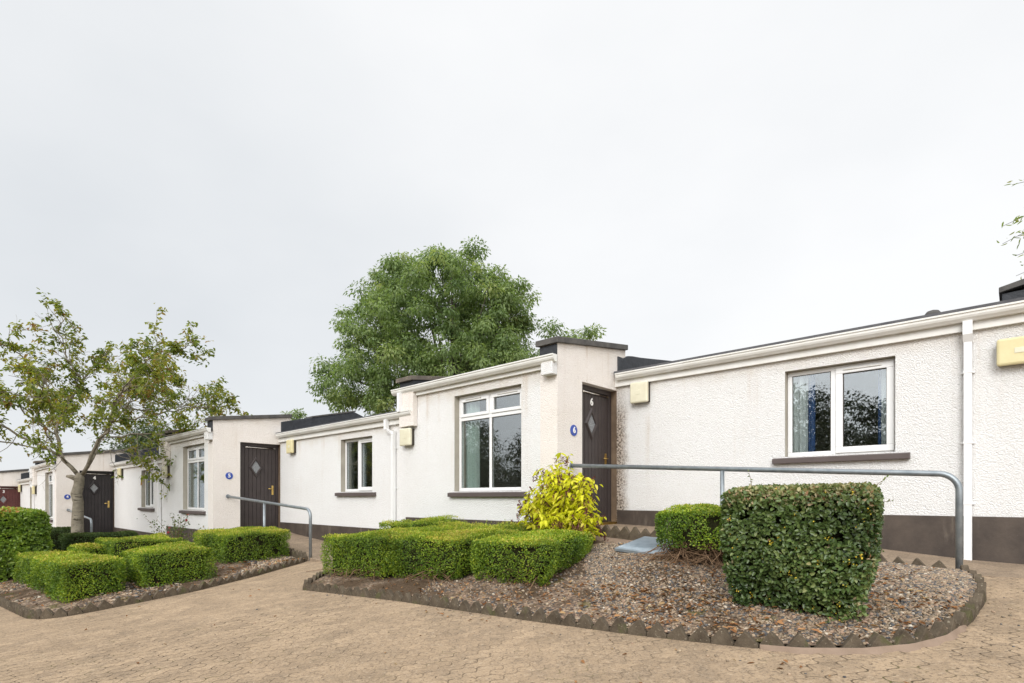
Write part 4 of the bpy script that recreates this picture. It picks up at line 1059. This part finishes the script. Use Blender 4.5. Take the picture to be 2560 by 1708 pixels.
G2 = 'clipped green hedge blocks in the left bed'
h2 = dict(leaf=.0235, mat=MAT['box'])
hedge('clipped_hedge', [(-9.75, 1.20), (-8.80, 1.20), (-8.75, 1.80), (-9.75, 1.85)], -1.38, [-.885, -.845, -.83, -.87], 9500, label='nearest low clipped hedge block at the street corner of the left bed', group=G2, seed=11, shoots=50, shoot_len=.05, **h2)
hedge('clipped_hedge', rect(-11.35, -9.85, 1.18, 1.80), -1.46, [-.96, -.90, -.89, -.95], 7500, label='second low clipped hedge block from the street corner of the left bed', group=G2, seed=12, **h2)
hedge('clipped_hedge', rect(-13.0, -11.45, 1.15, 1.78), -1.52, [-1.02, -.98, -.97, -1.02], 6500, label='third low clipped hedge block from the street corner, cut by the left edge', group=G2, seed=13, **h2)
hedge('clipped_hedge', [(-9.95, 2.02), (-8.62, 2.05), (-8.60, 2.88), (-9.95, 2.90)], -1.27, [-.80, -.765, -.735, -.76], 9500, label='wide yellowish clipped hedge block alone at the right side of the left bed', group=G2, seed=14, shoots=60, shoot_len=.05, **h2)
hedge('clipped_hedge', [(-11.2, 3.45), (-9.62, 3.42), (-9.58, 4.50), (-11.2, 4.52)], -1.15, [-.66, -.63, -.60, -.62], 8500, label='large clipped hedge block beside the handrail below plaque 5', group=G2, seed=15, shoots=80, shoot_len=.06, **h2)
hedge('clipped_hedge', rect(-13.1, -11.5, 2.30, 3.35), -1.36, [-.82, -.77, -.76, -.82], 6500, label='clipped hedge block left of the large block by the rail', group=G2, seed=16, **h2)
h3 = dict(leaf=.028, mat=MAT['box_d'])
hedge('clipped_hedge', rect(-13.2, -12.35, 1.90, 2.40), -1.45, -.92, 6000, label='small low hedge strip in front of the dark hedge by the trunk', group=G2, seed=17, leaf=.028, mat=MAT['box'])
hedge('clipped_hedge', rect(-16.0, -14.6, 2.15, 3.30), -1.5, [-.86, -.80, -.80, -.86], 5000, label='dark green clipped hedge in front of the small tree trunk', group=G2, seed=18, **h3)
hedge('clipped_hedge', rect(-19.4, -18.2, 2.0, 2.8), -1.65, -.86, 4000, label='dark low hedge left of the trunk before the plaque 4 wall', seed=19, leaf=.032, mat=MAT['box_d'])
hedge('broadleaf_hedge', [(-14.9, .55), (-13.5, .55), (-13.5, 1.60), (-14.9, 1.64)], -1.58, [-.35, -.30, -.28, -.32], 3600, label='tall broad leaved hedge at the left edge with orange tipped top', leaf=.062, mat=MAT['laurel'], seed=20, lump=.035, round_=.09, jit=.10, gap_amt=.2, core_in=.12)
# low green weeds at hedge feet are part of the hedges' thin bottoms

# ------------------------------------------------------------------ golden shrub
def golden():
    base = Vector((-4.22, 5.50, bz6(-4.3, 5.45)))
    t = thing('golden_shrub', base, 'golden yellow leaved shrub with dark red hanging flowers beside door 6', 'shrub')
    stems = MB(); Ps, Ds, Ns, Ls = [], [], [], []; Bp = []
    for i in range(120):
        an = random.uniform(0, 2*PI); h = random.uniform(.25, 1.04)*(.98); 
        rmax = .60*math.sqrt(max(0, 1-((h-.45)/.70)**2)); r = rmax*math.sqrt(random.uniform(.1, 1))
        tip = base+Vector((math.cos(an)*r*.98, math.sin(an)*r*.72, h)); mid = base+Vector((math.cos(an)*r*.35, math.sin(an)*r*.3, h*.55))
        if i == 0: tip = base+Vector((-.02, .0, 1.22))
        if i == 1: tip = base+Vector((.08, .05, 1.18))
        if i == 2: tip = base+Vector((-.15, .0, 1.08))
        stems.tube([base+Vector((random.gauss(0, .03), random.gauss(0, .03), -.03)), mid, tip], [.006, .005, .0025], 5, cap=False)
        nn = 17
        for k in range(nn):
            f = .16+.84*k/(nn-1)
            p = base.lerp(mid, f/.5) if f < .5 else mid.lerp(tip, (f-.5)/.5)
            side = an+(1 if k % 2 else -1)*random.uniform(.6, 1.6)
            for s_ in range(3):
                a2 = side+s_*2.1+random.gauss(0, .3)
                d = Vector((math.cos(a2), math.sin(a2), random.uniform(-1.1, -.05)))
                Ps.append(p+d*.02+Vector(RNG.normal(size=3)*.02)); Ds.append(d); Ns.append(Vector((math.cos(a2)*.5, math.sin(a2)*.5, 1))+Vector(RNG.normal(size=3)*.35)); Ls.append(random.uniform(.06, .125))
        if random.random() < .95:
            for _ in range(3): Bp.append(tip+Vector((random.gauss(0, .06), random.gauss(0, .06), random.uniform(-.16, .02))))
    stems.build('stems', MAT['twig'], t)
    Ls = np.array(Ls); V, F = leaf_cards(np.array(Ps), np.array(Ds), np.array(Ns), Ls, Ls*.42)
    zrel = (np.array(Ps)[:, 2]-base.z)
    link_mesh('foliage', np_mesh('foliage', V, F, np.repeat(np.clip(RNG.beta(2, 2, len(Ls))*.8+.1+.1*RNG.normal(size=len(Ls)), 0, 1), 2)), MAT['golden'], t)
    P2, D2, N2 = [], [], []
    for p in Bp:
        for k in range(15): P2.append(p+Vector((random.gauss(0, .010), random.gauss(0, .010), -k*.0045))); D2.append((random.gauss(0, .7), random.gauss(0, .7), -1.)); N2.append(rand_unit(1)[0])
    L = RNG.uniform(.016, .03, len(P2)); V, F = leaf_cards(np.array(P2), np.array(D2), np.array(N2), L, L*.6)
    link_mesh('flower_tassels', np_mesh('flower_tassels', V, F, np.repeat(RNG.uniform(0, 1, len(P2)), 2)), MAT['bract'], t)
golden()

# rose bush by the far wall
def rose():
    base = Vector((-13.35, 3.75, bed_z('5', -13.35, 3.75)))
    t = thing('rose_bush', base, 'sparse rose bush with pale leaves and a few red flowers below the far tall window', 'shrub')
    st = MB(); Ps, Ds, Ns = [], [], []; fl = []
    for i in range(16):
        tip = base+Vector((random.gauss(0, .26), random.gauss(0, .2), random.uniform(.35, .78)))
        st.tube([base, base.lerp(tip, .5)+Vector((0, 0, .06)), tip], [.006, .004, .002], 4, cap=False)
        for k in range(26):
            Ps.append(base.lerp(tip, random.uniform(.45, 1.02))+Vector(RNG.normal(size=3)*.04)); Ds.append(rand_unit(1)[0]); Ns.append(rand_unit(1)[0]+np.array([0, 0, .7]))
        if i in (2, 7, 11): fl.append(tip)
    st.build('stems', MAT['twig'], t)
    L = RNG.uniform(.03, .06, len(Ps)); V, F = leaf_cards(np.array(Ps), np.array(Ds), np.array(Ns), L, L*.6)
    link_mesh('foliage', np_mesh('foliage', V, F, np.repeat(RNG.uniform(0, 1, len(Ps)), 2)), MAT['rose'], t)
    for p in fl+[base+Vector((-.25, -.1, .35))]:
        Pq = np.repeat(np.array(p)[None], 12, 0); L = RNG.uniform(.025, .04, 12); V, F = leaf_cards(Pq, rand_unit(12)+np.array([0, 0, .4]), rand_unit(12), L, L*.9)
        link_mesh('rose_flower', np_mesh('rose_flower', V, F), MAT['petal'], t)
rose()

# ------------------------------------------------------------------ trees
def limb_path(pts, n=14, wob=.03):
    q = resample([tuple(p) for p in pts], n)
    q[1:-1] += RNG.normal(size=(n-2, 3))*wob; return [Vector(p) for p in q]

def small_tree():
    D = 13.0; a = math.radians(47.3038); Fv = np.array((-math.cos(a), math.sin(a))); Rv = np.array((math.sin(a), math.cos(a)))
    base0 = Fv*D+Rv*((192-1280)/1361.18*D)
    sc = D/1361.18/2.306
    def W(cx, cy, dep):   # tree drawn in its own upright plane, then given depth
        s = (cx-443)*sc; z_ = -((700+cy/2.306)-1244.62)/1361.18*D
        xy = base0+Rv*s+Fv*dep; return Vector((xy[0], xy[1], z_))
    zg = bed_z('5', base0[0], base0[1])
    root = Vector((base0[0], base0[1], zg-.1))
    t = thing('small_tree', root, 'small wide crowned tree with sparse olive and bronze leaves in the left bed', 'tree')
    tr = MB()
    fork = W(452, 1120, 0)
    tr.tube([root, W(447, 1500, 0), W(443, 1400, .02), W(448, 1280, .02), W(440, 1235, .0), W(455, 1180, 0), W(458, 1140, 0), W(460, 1112, 0)], [.145, .128, .122, .108, .112, .102, .10, .06], 16)
    tr.tube([W(452, 1150, 0), W(420, 1135, -.06), W(402, 1132, -.1)], [.07, .05, .028], 8)
    limbs = [
      ([(455,1130,0),(415,1060,-.15),(385,1015,-.2),(368,900,-.2),(378,760,-.1),(430,580,.2),(480,450,.4),(545,365,.5)], .082),
      ([(385,1015,-.2),(345,985,-.35),(250,900,-.7),(130,805,-1.1),(0,760,-1.5),(-170,720,-1.9)], .05),
      ([(368,900,-.2),(310,830,.3),(200,640,.8),(60,520,1.1),(-90,470,1.4)], .045),
      ([(378,760,-.1),(320,560,-.5),(250,460,-.8),(150,370,-1.)], .038),
      ([(430,580,.2),(380,430,0),(400,380,-.2),(392,310,-.3),(400,275,-.3),(455,215,-.3)], .030),
      ([(472,1120,0),(490,1010,.3),(485,850,.6),(540,700,1.0),(640,570,1.3),(740,480,1.5)], .062),
      ([(485,850,.6),(440,720,1.3),(440,570,1.8),(370,470,2.2)], .036),
      ([(478,1120,0),(555,1010,-.15),(640,915,-.3),(720,840,-.5),(790,745,-.8),(920,690,-1.2),(1040,640,-1.6),(1150,585,-1.9)], .075),
      ([(660,890,-.3),(730,680,-.2),(770,560,0),(820,440,.2),(920,400,.3)], .048),
      ([(720,840,-.5),(900,800,-.3),(1080,735,0),(1180,720,.3),(1270,728,.4)], .036),
      ([(640,915,-.3),(760,880,.5),(900,850,1.2),(1010,830,1.7),(1120,810,2.0)], .034),
      ([(790,745,-.8),(950,600,-.9),(1080,470,-.8),(1170,440,-.7)], .034),
      ([(540,700,1.0),(640,690,1.6),(760,640,2.2),(880,560,2.6)], .034),
      ([(345,985,-.35),(260,960,-1.),(130,950,-1.8),(20,1000,-2.3)], .030),
      ([(415,1060,-.15),(500,960,-1.0),(600,860,-1.8),(720,800,-2.4),(830,760,-2.8)], .036),
      ([(368,900,-.2),(300,760,-1.1),(220,640,-1.9),(120,560,-2.4)], .034),
      ([(555,1010,-.15),(620,985,.2),(700,1000,.5),(770,1075,.7)], .020),
    ]
    tw = MB(); clusters = []
    def grow(p, d, length, r, lvl):
        n = 5; pts = [p]; dd = d.normalized()
        for i in range(n):
            dd = (dd+Vector(RNG.normal(size=3))*.22+Vector((0, 0, -.01))).normalized(); pts.append(pts[-1]+dd*length/n)
        tw.tube(pts, list(np.linspace(r, max(.0022, r*.4), n+1)), 5 if lvl == 0 else 4, cap=False)
        if lvl < 2:
            for k in range(2 if lvl == 0 else 2):
                i = random.randint(2, n); q = pts[i]; nd = (dd+Vector(RNG.normal(size=3))*.75).normalized()
                grow(q, nd, length*random.uniform(.4, .7), r*.55, lvl+1)
        if random.random() < (.38 if lvl == 0 else .48): clusters.append((pts[-1], dd))
        if lvl > 0 and random.random() < .25: clusters.append((pts[3], dd))
    ctr = W(470, 900, 0)
    for pts, r0 in limbs:
        P3 = [W(*p) for p in pts]; pth = limb_path(P3, 16, .022); L = sum((pth[i+1]-pth[i]).length for i in range(15))
        r0 = r0*.58; tr.tube(pth, list(np.linspace(r0, max(.008, r0*.2), 16)), 8)
        for k in range(max(9, int(L/.125))):
            i = random.randint(4, 15); out = (pth[i]-ctr); out.z *= .3; out.normalize()
            tang = (pth[min(i+1, 15)]-pth[i-1]).normalized()
            d = tang*.6+out*.35+Vector(RNG.normal(size=3))*.65+Vector((0, 0, .0))
            grow(pth[i], d, random.uniform(.35, .95)*(.72 if i > 11 else 1.), .0085, 0)
        clusters.append((pth[-1], (pth[-1]-pth[-2]).normalized()))
    tr.build('trunk', MAT['bark'], t)
    tw.build('twigs', MAT['bark'], t)
    Ps, Ds, Ns, Ls, Rn = [], [], [], [], []
    for p, d in clusters:
        m = random.randint(6, 14); tone = random.betavariate(1.9, 2.7)
        low = p.z < 1.6
        if low and random.random() < .42: continue
        for k in range(m):
            q = p-d*random.uniform(0, .14)+Vector(RNG.normal(size=3)*.045)
            dr = Vector(RNG.normal(size=3)); dr.z = dr.z*.35-.55; dr = dr.normalized()+d*.35
            Ps.append(q); Ds.append(dr); Ns.append(Vector((RNG.normal()*.5, RNG.normal()*.5, 1))); Ls.append(random.uniform(.055, .115)); Rn.append(min(1, max(0, tone+random.gauss(0, .14))))
    Ls = np.array(Ls); V, F = leaf_cards(np.array(Ps), np.array(Ds), np.array(Ns), Ls, Ls*.58)
    link_mesh('crown', np_mesh('crown', V, F, np.repeat(Rn, 2)), MAT['cherry'], t)
    print('small tree leaves', len(Ls), 'clusters', len(clusters))
small_tree()

def leafy_tree(name, base, lobes, label, mat, n_clump, per, leaf, bark, trunk_r=.3, droop=.5, group=None, clump=(.55, 1.0), limbs=10, aspect=.42, fill=.35):
    """lobes: (x,y,z,rx,ry,rz) relative to base; leaves hang in clumps spread over and through the lobes"""
    base = Vector(base); t = thing(name, base, label, 'tree', group)
    vol = np.array([l[3]*l[4]*l[5] for l in lobes]); vol = vol**.75; vol /= vol.sum()
    C = []
    for l, v in zip(lobes, vol):
        m = max(3, int(n_clump*v)); d = rand_unit(m); rr = np.where(RNG.uniform(0, 1, m) < fill, RNG.uniform(.3, .85, m), RNG.uniform(.82, 1.03, m))
        C.append(np.array(l[:3])+d*rr[:, None]*np.array(l[3:]))
    C = np.concatenate(C); C = C[C[:, 2] > .6]; nC = len(C)
    Csz = RNG.uniform(clump[0], clump[1], nC)
    mult = np.clip(RNG.normal(1, .3, nC), .4, 1.7)
    cnt = (per*mult*(Csz/np.mean(clump))**2).astype(int)
    idx = np.repeat(np.arange(nC), cnt); n = len(idx)
    d = rand_unit(n); rr = RNG.uniform(0, 1, n)**.45
    off = d*rr[:, None]*Csz[idx][:, None]*np.array([1, 1, .62])
    off[:, 2] -= droop*.35*(off[:, 0]**2+off[:, 1]**2)/np.maximum(Csz[idx], .1)
    P_ = C[idx]+off+np.array(base)
    outw = unit(off+1e-6)
    D = unit(outw*.7+rand_unit(n)*.5+np.array([0, 0, -droop])); N = unit(rand_unit(n)*.6+outw*.5+np.array([0, 0, .8]))
    L = leaf*RNG.uniform(.6, 1.35, n); V, F = leaf_cards(P_, D, N, L, L*aspect, two=False)
    tone = np.clip(RNG.normal(.5, .17, nC), .05, .95)
    r_ = np.clip(tone[idx]+RNG.normal(0, .12, n), 0, 1)
    link_mesh('crown', np_mesh('crown', V, F, r_), mat, t)
    tr = MB(); top = max(l[2] for l in lobes)
    fork = base+Vector((0, 0, top*.32))
    tr.tube([base+Vector((0, 0, -.3)), base+Vector((.05, .02, top*.16)), fork], [trunk_r*1.25, trunk_r, trunk_r*.85], 12)
    for k in range(limbs):
        c_ = Vector(C[random.randrange(nC)])+base
        m1 = fork.lerp(c_, .35)+Vector((0, 0, .4)); m2 = fork.lerp(c_, .7)+Vector(RNG.normal(size=3)*.2)
        tr.tube([fork-Vector((0, 0, .3*random.random())), m1, m2, c_], [trunk_r*.5, trunk_r*.3, trunk_r*.16, .02], 7, cap=False)
        for _ in range(2):
            c2 = Vector(C[random.randrange(nC)])+base
            if (c2-m2).length < 3.5: tr.tube([m2, m2.lerp(c2, .5)+Vector((0, 0, .2)), c2], [trunk_r*.14, trunk_r*.09, .012], 5, cap=False)
    tr.build('trunk', bark, t)
    print(name, n)
    return t
FV = np.array((-math.cos(math.radians(47.3038)), math.sin(math.radians(47.3038)))); RV = np.array((math.sin(math.radians(47.3038)), math.cos(math.radians(47.3038))))
def at(px, dist): return FV*dist+RV*((px-1280)/1361.18*dist)
def lobes_at(px0, dist, zg, spec):
    """lobes given across the view: (px, py, r_px, depth offset, squash)"""
    m = dist/1361.18; outl = []
    for px, py, rp, dep, sq in spec:
        xy = RV*((px-px0)*m)+FV*dep
        outl.append((xy[0], xy[1], (1244.62-py)*m-zg, rp*m, rp*m, rp*m*sq))
    return outl
DA = 27.; ba = at(1130, DA); zga = -.6
leafy_tree('ash_tree', (ba[0], ba[1], zga), lobes_at(1130, DA, zga, [
    (1100, 845, 205, 0, 1.), (1010, 765, 112, -.4, 1.05), (1150, 742, 102, -.3, 1.05), (1238, 790, 96, .2, 1.05), (945, 830, 86, -.5, 1.), (1290, 862, 76, .3, 1.), (905, 945, 84, -.4, .85), (856, 978, 52, -.2, .85),
    (1000, 960, 130, -1.2, .7), (1180, 960, 150, -1., .7), (1320, 950, 82, 1., .7), (985, 690, 46, .2, 1.2), (1165, 672, 44, 0, 1.2), (1070, 700, 46, .1, 1.1), (1285, 735, 40, .3, 1.1), (1385, 815, 34, .3, .8), (1330, 800, 40, 0, .9), (1438, 838, 15, .2, .6), (1478, 828, 9, .2, .6), (1182, 634, 13, .1, 1.8), (1092, 645, 15, -.2, 1.7), (1128, 650, 12, .3, 1.6), (1006, 655, 15, .1, 1.6), (932, 700, 20, 0, 1.4), (1228, 690, 16, .2, 1.6), (1312, 745, 20, 0, 1.4), (880, 780, 18, 0, 1.3), (870, 865, 20, .2, 1.2), (806, 925, 18, 0, 1.2)]),
    'large green ash tree rising behind the roofs, dome shaped with a ragged outline', MAT['ash'], 760, 135, .175, MAT['bark_d'], .30, .55, clump=(.26, .80), limbs=44, aspect=.42, fill=.42)
# far greenery that shows over the roofs
b_ = at(742, 30); leafy_tree('far_tree', (b_[0], b_[1], -.6), lobes_at(742, 30, -.6, [(742, 1085, 42, 0, 1.), (735, 1040, 18, 0, 1.2), (752, 1048, 16, 0, 1.2)]), 'small pale tree top peeping over the roof right of the door behind plaque 5', MAT['ash'], 30, 110, .15, MAT['bark_d'], .12, .4, clump=(.3, .5), limbs=5)
b_ = at(395, 42); leafy_tree('far_tree', (b_[0], b_[1], -1.5), lobes_at(395, 42, -1.5, [(390, 1110, 60, 0, .9), (345, 1130, 50, 0, .8), (440, 1120, 45, 0, .8)]), 'grey green tree far behind the small tree, low over the roof', MAT['far'], 90, 110, .24, MAT['bark_d'], .2, .3, clump=(.7, 1.2), limbs=6)
# willow whose outer twigs reach into the right edge
def willow():
    base = Vector((3.2, 12.6, -.4)); t = thing('willow', base, 'slender leaved willow branches reaching in from the right edge above the roof', 'tree')
    tr = MB(); tr.tube([base, base+Vector((.05, 0, 2.2)), base+Vector((-.1, .1, 4.6)), base+Vector((-.3, 0, 6.4))], [.16, .13, .09, .03], 10)
    Ps, Ds, Ns = [], [], []
    tw = MB()
    def branch(p, tip, leaves):
        p, tip = Vector(p), Vector(tip); m = p.lerp(tip, .5)+Vector((0, 0, .25)); pts = [p, p.lerp(m, .5)+Vector((0, 0, .05)), m, m.lerp(tip, .5)+Vector((0, 0, .06)), tip]
        tw.tube(pts, [.016, .012, .009, .007, .004], 5, cap=False)
        for k in range(leaves):
            f = random.uniform(.35, 1.); i = min(3, int(f*4)); q = pts[i].lerp(pts[i+1], f*4-i)
            sd = Vector(RNG.normal(size=3))*.6; d = (tip-p).normalized()*.7+sd+Vector((0, 0, -.25))
            q2 = q+Vector(RNG.normal(size=3))*.045
            Ps.append(q2); Ds.append(d); Ns.append(rand_unit(1)[0]+np.array([0, 0, .5]))
    m = 11.0/1361.18
    for (px, py, dist, lv) in ((2508, 565, 10.2, 46), (2506, 610, 10.4, 40), (2530, 462, 10.3, 40), (2540, 690, 10.2, 26), (2538, 640, 10.5, 26), (2545, 590, 10.0, 34), (2560, 520, 10.6, 30), (2600, 480, 11, 50), (2600, 600, 11, 60), (2590, 680, 11, 50), (2640, 430, 11.5, 60), (2680, 560, 11.5, 60), (2560, 660, 11, 26)):
        xy = at(px, dist); z_ = (1244.62-py)/1361.18*dist
        branch(base+Vector((random.uniform(-.3, .1), 0, random.uniform(3.2, 5.6))), (xy[0], xy[1], z_), int(lv*1.9))
    for k in range(40):
        a_ = random.uniform(-1.2, 1.6); branch(base+Vector((0, 0, random.uniform(3., 6.))), base+Vector((math.cos(a_)*random.uniform(1., 2.2), math.sin(a_)*random.uniform(1., 2.), random.uniform(3., 6.8))), 45)
    tr.build('trunk', MAT['bark_d'], t); tw.build('twigs', MAT['bark_d'], t)
    L = RNG.uniform(.07, .13, len(Ps)); V, F = leaf_cards(np.array(Ps), np.array(Ds), np.array(Ns), L, L*.26)
    link_mesh('crown', np_mesh('crown', V, F, np.repeat(RNG.uniform(0, 1, len(Ps)), 2)), MAT['willow'], t)
willow()
# trees across the street, behind the viewer: they are what the window panes mirror
proto = None
for i, (x, y, h, rz) in enumerate([(-26, -13, 8.6, .3), (-33, -15, 10.5, 2.2), (-40, -13.5, 10.5, 4.1), (-48, -15, 11, .8), (-19.5, -15, 8.8, 1.9), (-13.5, -13.5, 8.0, 3.3), (-7.6, -15, 8.0, 4.4), (-2.2, -13.5, 7.3, 5.2), (3.2, -15, 7.6, .9)]):
    zg = Pz(x, y)
    if proto is None:
        hh, r = 7.0, 3.1
        proto = leafy_tree('street_tree', (x, y, zg), [(0, 0, hh*.60, r, r, hh*.40), (r*.4, .3, hh*.45, r*.9, r*.8, hh*.33), (-r*.45, -.2, hh*.42, r*.9, r*.8, hh*.32), (.2, 0, hh*.86, r*.5, r*.5, hh*.20), (0, .4, hh*.22, r*1.1, r*.9, hh*.24), (.3, -.5, hh*.3, r*.9, r*.9, hh*.28)],
               'dark tree across the street mirrored in the window panes', MAT['dark'], 330, 210, .15, MAT['bark_d'], .2, .35, group='dark trees across the street', clump=(.5, .95), limbs=10, aspect=.5, fill=.55)
        continue
    c = proto.copy(); COL.objects.link(c); c.location = (x, y, zg); c.rotation_euler = (0, 0, rz); c.scale = (h/7.0,)*3
    for ch in list(proto.children):
        q = ch.copy(); COL.objects.link(q); q.parent = c
